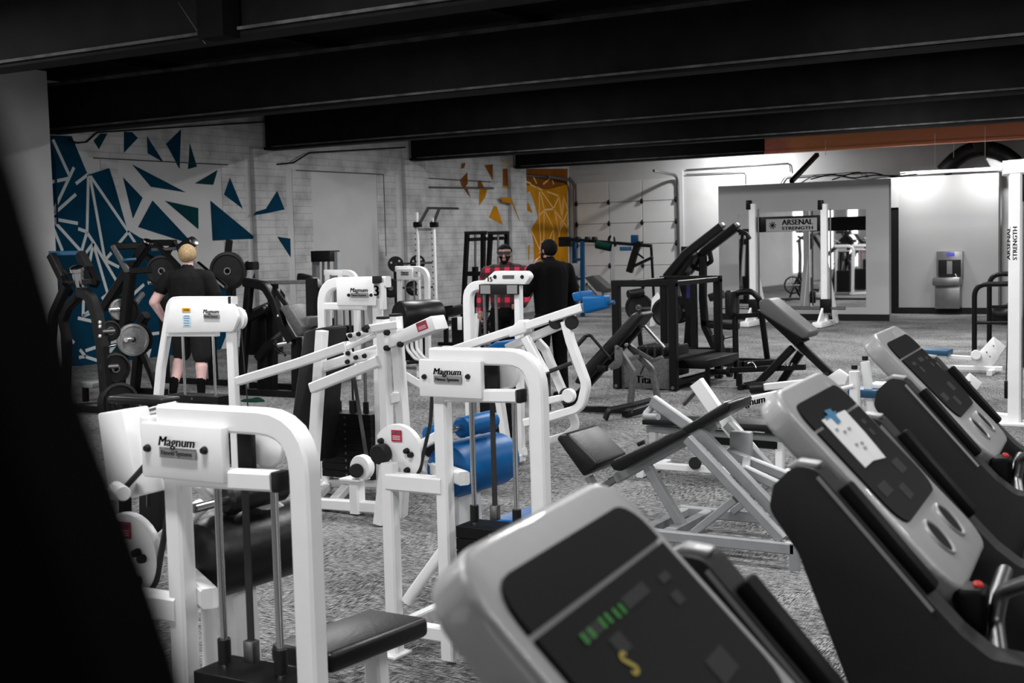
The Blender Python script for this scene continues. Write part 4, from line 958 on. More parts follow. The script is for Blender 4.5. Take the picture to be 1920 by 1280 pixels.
m.tube('foot_post', [pm_(1104, 893), pm_(1119, 921)], .05, .04, sp, 0, Y_)
pn = Pl((0, gy.y + .70, 0))
m.tube('lever_arm', [pn(1306, 716), pn(1340, 765), pn(1380, 812), pn(1425, 868)], .05, .085, 'white_paint', .05, Y_)
m.rod('handle', [pn(1309, 727), pn(1281, 757)], .018, 'dull_steel')
m.rod('handle', [pm_(1222, 764, -.1), pm_(1206, 780, -.14), pm_(1234, 781, -.2)], .018, sp, .03)
m.tube('name_bar', [pn(1362, 762), pn(1460, 741)], .05, .06, 'white_paint', 0, Y_)
xd = (pn(1440, 746) - pn(1375, 759)).normalized()
m.text('name_word', 'Magnum', pn(1405, 754, -.027), xd, Y_.cross(xd) * -1, .042, 'print_black', .25, width=.19)
m.box('pad_bolster', pn(1366, 764, -.1), X_ * .05, Y_ * .2, Z * .05, 'black_vinyl', .012)
m.tube('carriage_rail', [pn(1364, 848, -.3), pn(1475, 892, -.3)], .05, .05, sp, 0, Y_)
m.tube('carriage_rail', [pn(1395, 880, -.5), pn(1470, 915, -.5)], .05, .05, sp, 0, Y_)
m.tube('carriage_cross', [pn(1400, 862, -.3), pn(1398, 884, -.5)], .045, .045, sp)
m.box('pivot_block', pn(1390, 835, -.25), X_ * .12, Y_ * .06, Z * .16, 'silver_paint', .01)
# flat bench standing behind it
pq = Pl((0, onz(1225, 885).y, 0)); b = pq(1330, 880)
m = M('flat_bench', 'flat black bench on pale metal legs behind the lying lever machine', 'bench', V(b.x, b.y, 0), 'grey metal machines')
m.prism('bench_pad', pq.many([(1203, 786), (1203, 796), (1470, 812), (1470, 798)], -.12), Y_ * .28, 'black_vinyl', .012, 3)
m.tube('bench_rail', [pq(1215, 803), pq(1468, 822)], .06, .05, sp, 0, Y_)
m.tube('bench_rail', [pq(1340, 824), pq(1460, 834)], .06, .06, 'black_paint', 0, Y_)
for q in (1226, 1462): m.tube('leg', [V(pq(q, 860).x, pq(q, 860).y, .03), pq(q, 806)], .055, .055, 'white_paint', 0, Y_)
for q in (1226, 1462): m.tube('foot_bar', [V(pq(q, 860).x, pq(q, 860).y - .25, .03), V(pq(q, 860).x, pq(q, 860).y + .25, .03)], .055, .055, 'white_paint')
m.tube('floor_rail', [V(pq(1226, 860).x, b.y, .05), V(pq(1462, 860).x, b.y, .05)], .05, .05, 'white_paint', 0, Y_)
m.cyl('wheel', pq(1303, 868, -.06), pq(1303, 868, .0), .045, 'black_plastic')
m.cyl('adjust_knob', pq(1208, 828, -.06), pq(1196, 833, -.06), .016, 'black_plastic')

# ================================================================== BLACK MACHINES, MIDDLE OF THE FLOOR
BG = 'black machines on the open floor'; bk = 'black_paint'
# chest supported row
py = onz(1195, 785).y; pr_ = Pl((0, py + .25, 0)); b = pr_(1170, 760)
m = M('chest_row_machine', 'black chest-supported row with slanted pad and two U handles', 'gym machine', V(b.x, b.y, 0), BG)
m.prism('chest_pad', pr_.many([(1184, 588), (1198, 583), (1206, 592), (1180, 625), (1092, 722), (1074, 718), (1090, 690)], -.14), Y_ * .28, 'black_vinyl', .03, 3)
m.tube('pad_beam', [pr_(1200, 612), pr_(1150, 668), pr_(1080, 745), pr_(1060, 760)], .07, .07, bk, 0, Y_)
m.rod('handle', [pr_(1078, 652, -.25), pr_(1097, 630, -.25), pr_(1107, 628, -.25), pr_(1145, 672, -.25)], .016, bk, .06)
m.rod('handle_grip', [pr_(1078, 652, -.25), pr_(1098, 630, -.25)], .022, 'rubber')
m.rod('handle', [pr_(1178, 631, .25), pr_(1200, 608, .25), pr_(1206, 608, .25), pr_(1246, 652, .25)], .016, 'dull_steel', .06)
m.rod('handle_grip', [pr_(1178, 631, .25), pr_(1196, 613, .25)], .022, 'rubber')
m.prism('row_bracket', pr_.many([(1152, 648), (1166, 652), (1166, 682), (1160, 690), (1145, 694), (1140, 686), (1152, 676)], -.25), Y_ * .02, 'worn_grey', .004)
m.prism('row_bracket', pr_.many([(1178, 645), (1225, 672), (1240, 666), (1244, 672), (1222, 680), (1180, 655)], .1), Y_ * .02, 'worn_grey', .004)
m.tube('front_leg', [pr_(1160, 655, -.15), pr_(1188, 698, -.15), V(pr_(1192, 760).x, py + .1, .02)], .055, .055, 'worn_grey', .06, Y_)
m.tube('front_leg', [pr_(1180, 648, .15), pr_(1222, 692, .15), V(pr_(1226, 740).x, py + .4, .02)], .055, .055, 'worn_grey', .06, Y_)
m.tube('leg_link', [pr_(1168, 676, -.1), pr_(1196, 668, .1)], .04, .04, 'worn_grey')
m.tube('base_rail', [V(pr_(1060, 760).x, py + .25, .04), V(pr_(1192, 760).x, py + .25, .04)], .06, .06, bk, 0, Y_)
m.tube('base_rail', [V(pr_(1192, 760).x, py, .04), V(pr_(1192, 760).x, py + .5, .04)], .06, .06, bk)
m.tube('rear_post', [pr_(1078, 742), V(pr_(1070, 760).x, py + .25, .04)], .06, .06, bk, 0, Y_)
m.tube('foot_loop', [V(pr_(1178, 790).x, py - .25, .02), V(pr_(1184, 775).x, py - .25, .11), V(pr_(1212, 762).x, py - .05, .14), V(pr_(1226, 748).x, py + .2, .16)], .06, .03, 'black_plastic', .06)
m.box('pulley_block', pr_(1130, 690, -.2), X_ * .10, Y_ * .06, Z * .06, bk, .01)
for q, w in ((1157, 650), (1175, 646)): m.lathe('bolt', pr_(q, w, -.27), -Y_, [(0, .02), (.018, .016), (.02, 0), (0, 0)], 'dull_steel', 10)
# square black rack with emblem box
pz_ = onz(1262, 733); pk1 = Pl((0, pz_.y, 0)); dep = 1.35
b = pk1(1210, 733); m = M('box_frame_machine', 'square black frame machine with emblem panel at its base', 'gym machine', V(b.x, b.y + dep / 2, 0), BG)
xa, xb, zt = pk1(1157, 640).x, pk1(1263, 640).x, pk1(1210, 531).z
for x in (xa, xb):
    for k, y in enumerate((pz_.y, pz_.y + dep)):
        m.tube('post', [V(x, y, .01), V(x, y, zt)], .09, .09, bk, 0, Y_)
        m.lathe('leveling_foot', V(x, y - .046, .04), -Y_, [(0, .006), (.02, .005), (.02, 0), (0, 0)], 'dull_steel', 10)
for y in (pz_.y, pz_.y + dep): m.tube('top_bar', [V(xa - .045, y, zt), V(xb + .045, y, zt)], .075, .075, bk, 0, Y_)
for x in (xa, xb): 
    m.tube('side_bar', [V(x, pz_.y, zt - .005), V(x, pz_.y + dep, zt - .005)], .06, .06, bk)
    m.tube('side_bar', [V(x, pz_.y, .09), V(x, pz_.y + dep, .09)], .07, .07, bk)
zb0, zb1 = pk1(1210, 728).z, pk1(1210, 672).z
bx = m.box('emblem_panel', V((xa + xb) / 2, pz_.y + .02, (zb0 + zb1) / 2), X_ * (xb - xa - .08), Y_ * .02, Z * (zb1 - zb0), 'worn_grey', .003)
cx = (xa + xb) / 2
m.text('emblem_word', 'Titan', V(cx, pz_.y + .009, zb0 + (zb1 - zb0) * .28), X_, Z, .085, 'print_black', 0, bx)
ec = V(cx, pz_.y + .008, zb0 + (zb1 - zb0) * .68)
m.rod('emblem_mark', [ec + V(-.07, 0, -.07), ec + V(-.03, 0, .01), ec + V(0, 0, .07), ec + V(.03, 0, .01), ec + V(.07, 0, -.07)], .009, 'print_black', .03, par=bx)
m.box('shelf', V(cx, pz_.y + dep / 2, zb1 - .02), X_ * (xb - xa), Y_ * (dep - .1), Z * .04, bk, .005)
for k in range(5): m.box('stored_plate', V(cx - .2 + .1 * k, pz_.y + .5, .3), X_ * .05, Y_ * .5, Z * .36, 'iron_plate', .03)
m.box('step_platform', V(xb + .12, pz_.y + .75, .28), X_ * .35, Y_ * 1.0, Z * .10, bk, .01)
m.tube('step_rail', [V(xb + .28, pz_.y + .3, .02), V(xb + .28, pz_.y + .3, .25)], .05, .05, bk); m.tube('step_rail', [V(xb + .28, pz_.y + 1.2, .02), V(xb + .28, pz_.y + 1.2, .25)], .05, .05, bk)
# plate-loaded lever press behind it
py3 = onz(1345, 668).y; pl3 = Pl((0, py3 + .3, 0)); b = pl3(1310, 660)
m = M('lever_press_machine', 'tall black plate-loaded lever press with two raised arms', 'gym machine', V(b.x, b.y, 0), BG)
m.tube('lever_arm', [pl3(1354, 424, -.2), pl3(1286, 476, -.2), pl3(1250, 520, -.2)], .12, .12, bk, .1, Y_)
m.tube('lever_arm', [pl3(1382, 424, .2), pl3(1322, 470, .2), pl3(1290, 510, .2)], .12, .12, bk, .1, Y_)
for q, w, o1 in ((1354, 423, -.2), (1382, 423, .2)): m.box('arm_cap', pl3(q, w, o1), V(.06, 0, .05), Y_ * .11, V(-.04, 0, .05), 'dull_steel', .01)
m.rod('grip', [pl3(1384, 432, .2), pl3(1400, 438, .2), pl3(1406, 448, .2)], .03, bk, .06)
m.prism('back_pad', pl3.many([(1286, 462), (1300, 480), (1280, 515), (1258, 530), (1246, 520), (1262, 492)], -.15), Y_ * .3, 'black_vinyl', .04, 3)
m.tube('upright', [pl3(1285, 462), pl3(1285, 520)], .12, .10, bk, 0, Y_)
m.tube('upright', [pl3(1318, 480), pl3(1318, 560), pl3(1322, 612), V(pl3(1345, 660).x, py3 + .3, .03)], .10, .10, bk, .1, Y_)
m.tube('upright', [pl3(1280, 520, .1), pl3(1295, 590, .1), V(pl3(1280, 640).x, py3 + .5, .03)], .12, .12, bk, 0, Y_)
m.tube('upright', [pl3(1300, 520, -.2), V(pl3(1312, 640).x, py3 + .1, .03)], .09, .09, bk, 0, Y_)
m.tube('link', [pl3(1330, 470, .1), pl3(1334, 490, .1), pl3(1310, 505, .1), pl3(1292, 496, .1)], .06, .06, bk, .03, Y_)
m.tube('plate_arm', [pl3(1318, 605), pl3(1372, 612)], .10, .10, bk, 0, Y_)
m.prism('seat_pad', pl3.many([(1325, 552), (1344, 545), (1348, 560), (1330, 566)], -.15), Y_ * .3, 'black_vinyl', .02)
m.box('warning_label', pl3(1291, 540, -.06), X_ * .08, Y_ * .01, Z * .30, 'purple_label', .005)
m.tube('base_rail', [V(pl3(1270, 640).x, py3 + .3, .05), V(pl3(1372, 640).x, py3 + .3, .05)], .10, .10, bk, 0, Y_)
m.tube('base_rail', [V(pl3(1270, 640).x, py3 - .1, .05), V(pl3(1270, 640).x, py3 + .7, .05)], .10, .10, bk)
for (q, w, R, d, lab) in ((1198, 576, .21, .1, 'black grip plate with hand holes beside the square frame'), (1250, 585, .225, 0, 'black plate loaded low on the lever press'), (1272, 580, .21, .3, 'black plate leaning inside the lever press')):
    pp_ = Pl((0, py3 + .3 + d, 0))(q, w); weight_plate(pp_, V(.25, -1, 0), R, lab, w=.05)
m.tube('plate_rod', [pl3(1190, 576, .1), pl3(1290, 582, .1)], .04, .04, 'dull_steel', 0, Y_)
m.tube('plate_stand', [pl3(1195, 580, .12), V(pl3(1195, 600).x, py3 + .42, .03)], .06, .06, bk); m.tube('plate_stand', [pl3(1250, 590, .12), V(pl3(1250, 600).x, py3 + .42, .03)], .06, .06, bk)
m.prism('white_shin_plate', pl3.many([(1222, 560), (1232, 548), (1240, 560), (1228, 610), (1218, 612)], -.02), Y_ * .02, 'white_paint', .003)
m.cyl('shin_roller', pl3(1178, 552, -.1), pl3(1205, 548, .1), .07, 'black_vinyl')
# black preacher frame with round corner rail
py4 = onz(1398, 690).y; pl4 = Pl((0, py4 + .3, 0)); b = pl4(1400, 680)
m = M('support_frame', 'black tube frame with rounded top rail and small back pad', 'gym machine', V(b.x, b.y, 0), BG)
m.rod('top_rail', [V(pl4(1380, 680).x, b.y, .05), pl4(1377, 548), pl4(1410, 546), pl4(1424, 560), V(pl4(1424, 600).x, b.y + .3, .05)], .04, bk, .12)
m.box('back_pad', pl4(1373, 567, -.05), X_ * .10, Y_ * .32, Z * .33, 'black_vinyl', .03, 3)
m.tube('cross_bar', [pl4(1368, 594), pl4(1420, 590)], .06, .06, bk, 0, Y_)
m.tube('base_rail', [V(pl4(1320, 670).x, b.y + .25, .04), V(pl4(1445, 670).x, b.y + .25, .04)], .08, .07, bk, 0, Y_)
m.tube('base_rail', [V(pl4(1320, 690).x, b.y - .15, .04), V(pl4(1400, 690).x, b.y - .15, .04)], .08, .07, bk, 0, Y_)
m.tube('base_rail', [V(pl4(1400, 690).x, b.y - .15, .04), V(pl4(1445, 670).x, b.y + .25, .04)], .08, .07, bk)
m.tube('strut', [pl4(1345, 612), V(pl4(1358, 650).x, b.y, .04)], .07, .07, bk); m.cyl('roller', pl4(1346, 634, -.1), pl4(1346, 634, .1), .09, 'black_vinyl')
m.tube('strut', [pl4(1330, 610), pl4(1385, 612)], .07, .07, bk, 0, Y_)
m.rod('cable', [pl4(1350, 636), pl4(1380, 630)], .008, 'rubber')
# incline bench
py5 = onz(1545, 740).y + .45; pl5 = Pl((0, py5, 0)); b = pl5(1480, 720)
m = M('incline_bench', 'black incline bench with worn grey pad and crossed legs', 'bench', V(b.x, b.y, 0), BG)
m.prism('bench_pad', pl5.many([(1421, 566), (1428, 560), (1442, 560), (1518, 622), (1517, 632), (1504, 636), (1424, 586)], -.2), Y_ * .36, 'grey_vinyl', .03, 3)
m.prism('pad_board', pl5.many([(1420, 580), (1424, 588), (1490, 648), (1506, 640), (1500, 632)], -.14), Y_ * .26, bk, .008)
m.tube('main_beam', [pl5(1480, 628), pl5(1556, 700), V(pl5(1552, 720).x, py5, .03)], .08, .08, bk, 0, Y_)
m.tube('rear_leg', [pl5(1486, 652, -.15), pl5(1420, 720, -.15), V(pl5(1408, 760).x, py5 - .2, .03)], .08, .08, bk, 0, Y_)
m.tube('rear_leg', [pl5(1502, 660, .12), V(pl5(1455, 730).x, py5 + .15, .03)], .08, .08, bk, 0, Y_)
m.tube('bar_holder', [pl5(1366, 694, -.1), pl5(1510, 688, -.1)], .06, .06, bk, 0, Y_)
m.rod('bar_sleeve', [pl5(1332, 697, -.1), pl5(1370, 697, -.1)], .032, bk)
m.lathe('bar_collar', pl5(1364, 697, -.1), X_, [(0, 0), (.06, 0), (.06, .05), (0, .05)], bk, 16)
m.tube('front_post', [pl5(1386, 700, -.1), V(pl5(1392, 735).x, py5 - .1, .02)], .06, .06, bk)
m.tube('strut', [pl5(1392, 735, -.1), pl5(1440, 725, -.1)], .06, .06, bk, 0, Y_)
for q in (1468, 1474, 1480): m.rod('adjust_ladder', [pl5(q, 692, -.12), pl5(q + 6, 680, -.12)], .010, 'chrome')
m.rod('ring_pin', [pl5(1402, 682, -.15), pl5(1412, 676, -.15), pl5(1418, 690, -.15)], .008, 'chrome', .05)
m.tube('foot_bar', [V(pl5(1408, 760).x, py5 - .35, .03), V(pl5(1408, 760).x, py5 + .3, .03)], .06, .06, bk)
m.tube('foot_bar', [V(pl5(1552, 720).x, py5 - .25, .03), V(pl5(1552, 720).x, py5 + .25, .03)], .06, .06, bk)

# ================================================================== RIGHT SIDE: MULTI LEVER MACHINES, CABLE POST, RAIL
py6 = onz(1612, 830).y; pl6 = Pl((0, py6, 0)); b = pl6(1600, 800)
m = M('lever_rack_machine', 'white lever machine with capped twin posts behind the treadmills', 'gym machine', V(b.x, b.y, 0), 'white weight stack machines')
m.tube('post', [V(pl6(1604, 790).x, py6, .02), pl6(1602, 696)], .075, .075, 'white_paint', 0, Y_)
m.tube('post', [V(pl6(1622, 790).x, py6 + .3, .02), pl6(1622, 678, .3)], .065, .065, 'white_paint', 0, Y_)
for q, w, o1 in ((1602, 692, 0), (1622, 675, .3)): m.cyl('post_cap', pl6(q, w, o1), pl6(q, w - 8, o1), .025, 'black_plastic')
m.tube('lever_arm', [pl6(1428, 726), pl6(1560, 712)], .055, .06, 'white_paint', 0, Y_)
m.prism('lever_plate', pl6.many([(1548, 708), (1572, 692), (1590, 704), (1584, 720), (1552, 724)], -.03), Y_ * .05, 'white_paint', .004)
m.cyl('lever_grip', pl6(1408, 728), pl6(1434, 726), .05, 'black_vinyl')
m.rod('pin_bar', [pl6(1570, 730, -.05), pl6(1600, 723, -.05)], .015, 'white_paint')
m.rod('pin_bar', [pl6(1508, 712, -.05), pl6(1552, 700, -.05)], .012, bk)
m.box('blue_seat', pl6(1632, 735, .35), X_ * .32, Y_ * .26, Z * .07, 'dark_blue', .015, 3)
m.box('white_seat_edge', pl6(1660, 722, .4), X_ * .22, Y_ * .2, Z * .04, 'white_paint', .008)
m.tube('base_rail', [V(pl6(1604, 790).x, py6 - .2, .04), V(pl6(1622, 790).x, py6 + .6, .04)], .06, .06, 'white_paint')
m.tube('seat_post', [pl6(1632, 740, .35), V(pl6(1632, 780).x, py6 + .35, .03)], .06, .06, 'white_paint')
m.tube('arm_post', [pl6(1440, 728, .02), V(pl6(1440, 780).x, py6 + .02, .02)], .06, .06, bk)
# pair of seated calf machines with diamond plates and blue pads
def calf(label, dx, dy, yb):
    pl = Pl((0, yb, 0)); T = lambda L, o=0: [pl(x + dx, y + dy, o) for x, y in L]
    b = pl(1840 + dx, 690 + dy); m = M('seated_calf_machine', label, 'gym machine', V(b.x, b.y, 0), 'low white lever machines')
    dpl = m.prism('diamond_plate', T([(1862, 631), (1884, 650), (1872, 672), (1856, 690), (1830, 690), (1828, 668)], -.02), Y_ * .03, 'white_paint', .004)
    m.prism('diamond_fin', T([(1862, 631), (1886, 650), (1870, 672), (1868, 650)], -.09), Y_ * .02, 'white_paint', .003, 2, dpl)
    for q, w in ((1850, 660), (1856, 668), (1863, 648)): m.lathe('bolt', pl(q + dx, w + dy, -.021), -Y_, [(0, .008), (.008, .006), (.01, 0), (0, 0)], 'dull_steel', 8, dpl)
    m.cyl('hub', *T([(1830, 665)], -.1), *T([(1830, 665)], .1), .06, 'white_paint')
    m.tube('lever_arm', T([(1775, 668), (1830, 672)]), .05, .05, 'white_paint', 0, Y_)
    m.prism('blue_pad', T([(1730, 655), (1778, 657), (1777, 668), (1730, 665)], -.15), Y_ * .3, 'dark_blue', .012, 3)
    m.tube('base_rail', [V(pl(1740 + dx, 700).x, yb, .06), V(pl(1880 + dx, 700).x, yb, .06)], .07, .06, 'white_paint', 0, Y_)
    m.tube('foot_bar', [V(pl(1740 + dx, 700).x, yb - .25, .03), V(pl(1740 + dx, 700).x, yb + .25, .03)], .06, .06, 'white_paint')
    m.tube('foot_bar', [V(pl(1862 + dx, 700).x, yb - .25, .03), V(pl(1862 + dx, 700).x, yb + .25, .03)], .06, .06, 'white_paint')
    m.tube('post', [pl(1845 + dx, 690 + dy), V(pl(1845 + dx, 690).x, yb, .05)], .06, .06, 'white_paint', 0, Y_)
calf('low white calf machine with diamond plate and blue pad near the black rail', 0, 0, onz(1850, 700).y)
calf('low white calf machine with diamond plate nearer the treadmills', -45, 68, onz(1800, 800).y - .5)
# tall white cable post
pw_ = onz(1903, 795); plw = Pl((0, pw_.y, 0))
m = M('cable_crossover', 'tall white cable crossover post with lettered decal', 'gym machine', V(pw_.x, pw_.y, 0))
m.tube('post', [V(pw_.x, pw_.y, .01), V(pw_.x, pw_.y, plw(1898, 300).z)], .115, .11, 'white_paint', 0, Y_)
m.tube('top_beam', [plw(1882, 316, .0), plw(1990, 306, 0)], .12, .13, 'white_paint', 0, Y_)
m.box('foot_plate', V(pw_.x, pw_.y, .012), X_ * .28, Y_ * .3, Z * .024, 'white_paint', .004)
m.tube('base_rail', [V(pw_.x, pw_.y, .05), V(pw_.x - .6, pw_.y + .3, .05)], .08, .07, 'white_paint')
dw = plw(1898, 456, -.057)
m.text('decal_word', 'STRENGTH', dw + V(.024, 0, 0), Z, -X_, .036, 'grey_label', 0, width=.29); m.text('decal_word', 'ARSENAL', dw + V(-.028, 0, 0), Z, -X_, .026, 'grey_label', 0, width=.29)
for q in (1913, 1917): m.rod('guide_rod', [V(plw(q, 700).x, pw_.y + .02, .5), plw(q, 330, .02)], .012, 'dull_steel')
m.box('trolley', plw(1917, 350, .02), X_ * .06, Y_ * .08, Z * .25, bk, .01)
m.rod('cable', [plw(1890, 610, .05), plw(1886, 720, .05)], .005, 'rubber')
stack(m, V(pw_.x + .28, pw_.y + .05, 0), .32, .18, .12, 1.0, False)
m.box('cable_handle', plw(1889, 730, -.02), X_ * .05, Y_ * .05, Z * .16, bk, .01)
m.tube('end_post', [V(pw_.x + .55, pw_.y, .01), V(pw_.x + .55, pw_.y, plw(1898, 300).z)], .11, .11, 'white_paint', 0, Y_)
# black double hand rail
pr0 = onz(1827, 660); plr = Pl((0, pr0.y, 0))
m = M('hand_rail', 'black double tube hand rail beside the fountain wall', 'railing', V(pr0.x, pr0.y, 0))
m.rod('rail_loop', [V(pr0.x, pr0.y, .01), plr(1827, 533), plr(1960, 531)], .036, bk, .18)
m.rod('mid_bar', [plr(1829, 605), plr(1960, 604)], .022, bk)
m.rod('rail_loop', [V(plr(1855, 620, .9).x, pr0.y + .9, .01), plr(1855, 514, .9), plr(1960, 512, .9)], .036, bk, .18)
m.rod('mid_bar', [plr(1856, 575, .9), plr(1960, 574, .9)], .022, bk)
m.rod('end_post', [V(plr(1960, 620).x, pr0.y, .01), plr(1960, 531)], .036, bk)
m.rod('end_post', [V(plr(1960, 620, .9).x, pr0.y + .9, .01), plr(1960, 512, .9)], .036, bk)
bm = bmesh.new(); bmesh.ops.create_icosphere(bm, subdivisions=3, radius=.26)
for v in bm.verts: v.co = V(v.co.x * 1.25, v.co.y, max(-.2, v.co.z) * (.75 + .15 * math.sin(v.co.x * 17)) + .03 * math.sin(v.co.y * 23 + v.co.x * 11))
bp = onz(1884, 612); zmin = min(v.co.z for v in bm.verts)
for v in bm.verts: v.co += V(bp.x, bp.y + .35, -zmin)
single('gym_bag', bm, 'black_vinyl', 'black slumped gym bag behind the hand rail', 'bag')

# ================================================================== SMITH MACHINE AT THE MIRROR
ys = onz(1545, 612).y; pls = Pl((0, ys, 0)); b = pls(1480, 600)
m = M('smith_machine', 'pale smith machine with lettered header standing before the mirror', 'gym machine', V(b.x, b.y, 0))
for q in (1412, 1546):
    x = pls(q, 500).x; zt = pls(q, 382).z
    m.tube('upright', [V(x, ys, .02), V(x, ys, zt)], .13, .12, 'white_paint', 0, Y_)
    m.rod('guide_rod', [V(x + .12, ys - .02, .2), V(x + .12, ys - .02, zt - .1)], .018, 'dull_steel')
    m.box('top_pulley', V(x - .06, ys - .02, zt - .02), X_ * .09, Y_ * .12, Z * .18, bk, .015)
    m.prism('base_foot', [V(x - .09, ys - .5, .01), V(x + .09, ys - .5, .01), V(x + .09, ys + .35, .01), V(x - .09, ys + .35, .01)], Z * .10, 'white_paint', .01)
    m.prism('foot_gusset', [V(x - .02, ys - .45, .1), V(x - .02, ys - .05, .1), V(x - .02, ys - .05, .45)], X_ * .04, 'white_paint', .004)
    m.box('bar_carriage', V(x + .05, ys - .10, pls(q, 573).z), X_ * .2, Y_ * .12, Z * .26, bk, .02)
    m.tube('rear_brace', [V(x, ys, 1.3), V(x + .05, ys + .55, .05)], .09, .09, 'white_paint')
zb = pls(1480, 577).z
m.rod('smith_bar', [V(pls(1352, 580).x, ys - .1, zb), V(pls(1588, 575).x, ys - .1, zb)], .026, 'dull_steel')
zh1, zh0 = pls(1480, 405).z, pls(1480, 434).z
hdr = m.box('header', V(pls(1480, 420).x, ys + .02, (zh0 + zh1) / 2), X_ * (pls(1546, 420).x - pls(1412, 420).x - .1), Y_ * .05, Z * (zh1 - zh0), bk, .005)
xc = pls(1484, 416).x
pn_ = m.box('header_plate', V(xc, ys - .012, (zh0 + zh1) / 2 - .02), X_ * .98, Y_ * .012, Z * .24, 'grey_label', .002, 1, hdr)
m.text('header_word', 'ARSENAL', V(xc + .12, ys - .02, (zh0 + zh1) / 2 + .025), X_, Z, .10, 'print_black', 0, hdr, width=.60)
m.text('header_word', 'STRENGTH', V(xc + .12, ys - .02, (zh0 + zh1) / 2 - .085), X_, Z, .06, 'print_black', 0, hdr, width=.60)
em = V(xc - .36, ys - .02, (zh0 + zh1) / 2 - .02)
for k in range(4):
    t = math.pi / 4 * k + .2; d = V(math.cos(t), 0, math.sin(t)) * .07
    m.box('emblem_mark', em, d * 2, Y_ * .004, V(-d.z, 0, d.x).normalized() * .02, 'print_black', 0, 1, hdr)
for q, lab in ((1396, 'black plate stored on the outer peg of the smith machine'), (1566, 'black plate stored on the far peg of the smith machine')):
    x = pls(q, 560).x; m.rod('storage_peg', [V(x, ys + .02, .62), V(x + (.25 if q > 1500 else -.1), ys + .02, .62)], .025, 'dull_steel')
# ================================================================== BLUE RACK AND BENCH BEFORE THE GARAGE DOOR
yb_ = 25.6; plb = Pl((0, yb_, 0)); b = plb(1110, 560)
m = M('storage_rack', 'blue upright storage rack with a loaded horizontal bar', 'rack', V(b.x, b.y, 0))
for q, o1 in ((1077, .2), (1092, -.1)): m.tube('upright', [V(plb(q, 560, o1).x, yb_ + o1, .02), plb(q, 452, o1)], .085, .085, 'blue_paint', 0, Y_)
for w in (486, 522, 548): m.tube('cross_bar', [plb(1076, w + 1, .2), plb(1093, w, -.1)], .06, .06, 'blue_paint')
m.tube('horizontal_bar', [plb(1062, 448), plb(1150, 455), plb(1222, 461)], .07, .07, bk, 0, Y_)
m.box('head_box', plb(1062, 453, .1), X_ * .32, Y_ * .2, Z * .22, bk, .02)
for q in (1084, 1102, 1115): m.box('bar_clamp', plb(q, 449, -.03), X_ * .10, Y_ * .14, Z * .13, bk, .02)
m.rod('ring_hook', [plb(1141, 460), plb(1142, 444), plb(1150, 442), plb(1154, 462)], .03, bk, .1)
m.cyl('rolled_cloth', plb(1118, 458, -.05), plb(1146, 464, -.05), .09, 'green_cloth')
m.tube('end_post', [V(plb(1149, 560).x, yb_, .02), plb(1149, 440)], .06, .06, 'silver_paint', 0, Y_)
m.tube('base_rail', [V(plb(1077, 560).x, yb_ , .04), V(plb(1149, 560).x, yb_, .04)], .06, .06, 'silver_paint', 0, Y_)
m.tube('hanging_arm', [plb(1198, 452), plb(1190, 475), plb(1180, 510)], .12, .14, bk, 0, Y_)
m.box('blue_cap', plb(1190, 448, -.05), X_ * .14, Y_ * .12, Z * .18, 'blue_paint', .01)
m.box('blue_cap', plb(1173, 466, -.05), X_ * .26, Y_ * .08, Z * .09, 'dark_blue', .01)
m.tube('angled_leg', [plb(1186, 500), plb(1224, 482)], .07, .06, bk, 0, Y_)
m.tube('angled_leg', [plb(1194, 474), plb(1207, 484)], .04, .04, bk, 0, Y_)
m.tube('end_post', [V(plb(1222, 560).x, yb_ + .15, .02), plb(1221, 463, .12)], .05, .05, bk, 0, Y_)
m.box('mid_shelf', plb(1085, 505, .05), X_ * .25, Y_ * .3, Z * .28, 'grey_label', .01)
yi = 28.3; pli = Pl((0, yi, 0)); b = pli(1125, 560)
m = M('incline_board', 'grey incline board bench before the garage door', 'bench', V(b.x, b.y, 0))
m.prism('board_pad', pli.many([(1095, 520), (1112, 516), (1140, 540), (1134, 549), (1118, 546)], -.18), Y_ * .36, 'grey_vinyl', .02, 3)
m.tube('board_frame', [pli(1098, 532), pli(1122, 558)], .05, .05, 'silver_paint', 0, Y_)
m.tube('leg', [pli(1130, 548), V(pli(1134, 560).x, yi, .02)], .05, .05, 'silver_paint'); m.tube('leg', [pli(1100, 530), V(pli(1098, 560).x, yi, .02)], .05, .05, 'silver_paint')
m.tube('base_rail', [V(pli(1098, 560).x, yi, .03), V(pli(1134, 560).x, yi, .03)], .05, .05, 'silver_paint', 0, Y_)

# ================================================================== BY THE MURAL WALL
# white half rack with pull-up bar
yr = onz(815, 622).y; plk = Pl((0, yr, 0)); b = plk(800, 600)
m = M('half_rack', 'tall perforated white rack with a steel pull-up bar', 'rack', V(b.x, b.y, 0))
for q, tp_, o1 in ((784, 398, 0), (815, 408, 0)):
    x = plk(q, 500).x
    m.tube('upright', [V(x, yr, .02), V(x, yr, plk(q, tp_).z)], .065, .065, 'white_paint', 0, Y_)
    for k in range(16):
        m.box('pin_hole', V(x - .02, yr - .034, .5 + .11 * k), X_ * .022, Y_ * .003, Z * .03, 'print_black', 0)
    m.box('bar_mount', plk(q - 1, 421), X_ * .14, Y_ * .12, Z * .10, bk, .01)
m.tube('pull_up_arm', [plk(786, 420), plk(803, 390)], .05, .05, 'dull_steel', 0, Y_); m.tube('pull_up_arm', [plk(812, 420), plk(824, 390)], .05, .05, 'dull_steel', 0, Y_)
m.rod('pull_up_bar', [plk(801, 390), plk(860, 391)], .022, 'dull_steel')
m.tube('cross_bar', [plk(784, 430), plk(815, 430)], .03, .05, 'silver_paint', 0, Y_)
m.tube('base_rail', [V(plk(784, 560).x, yr, .04), V(plk(815, 560).x, yr, .04)], .07, .07, 'white_paint', 0, Y_)
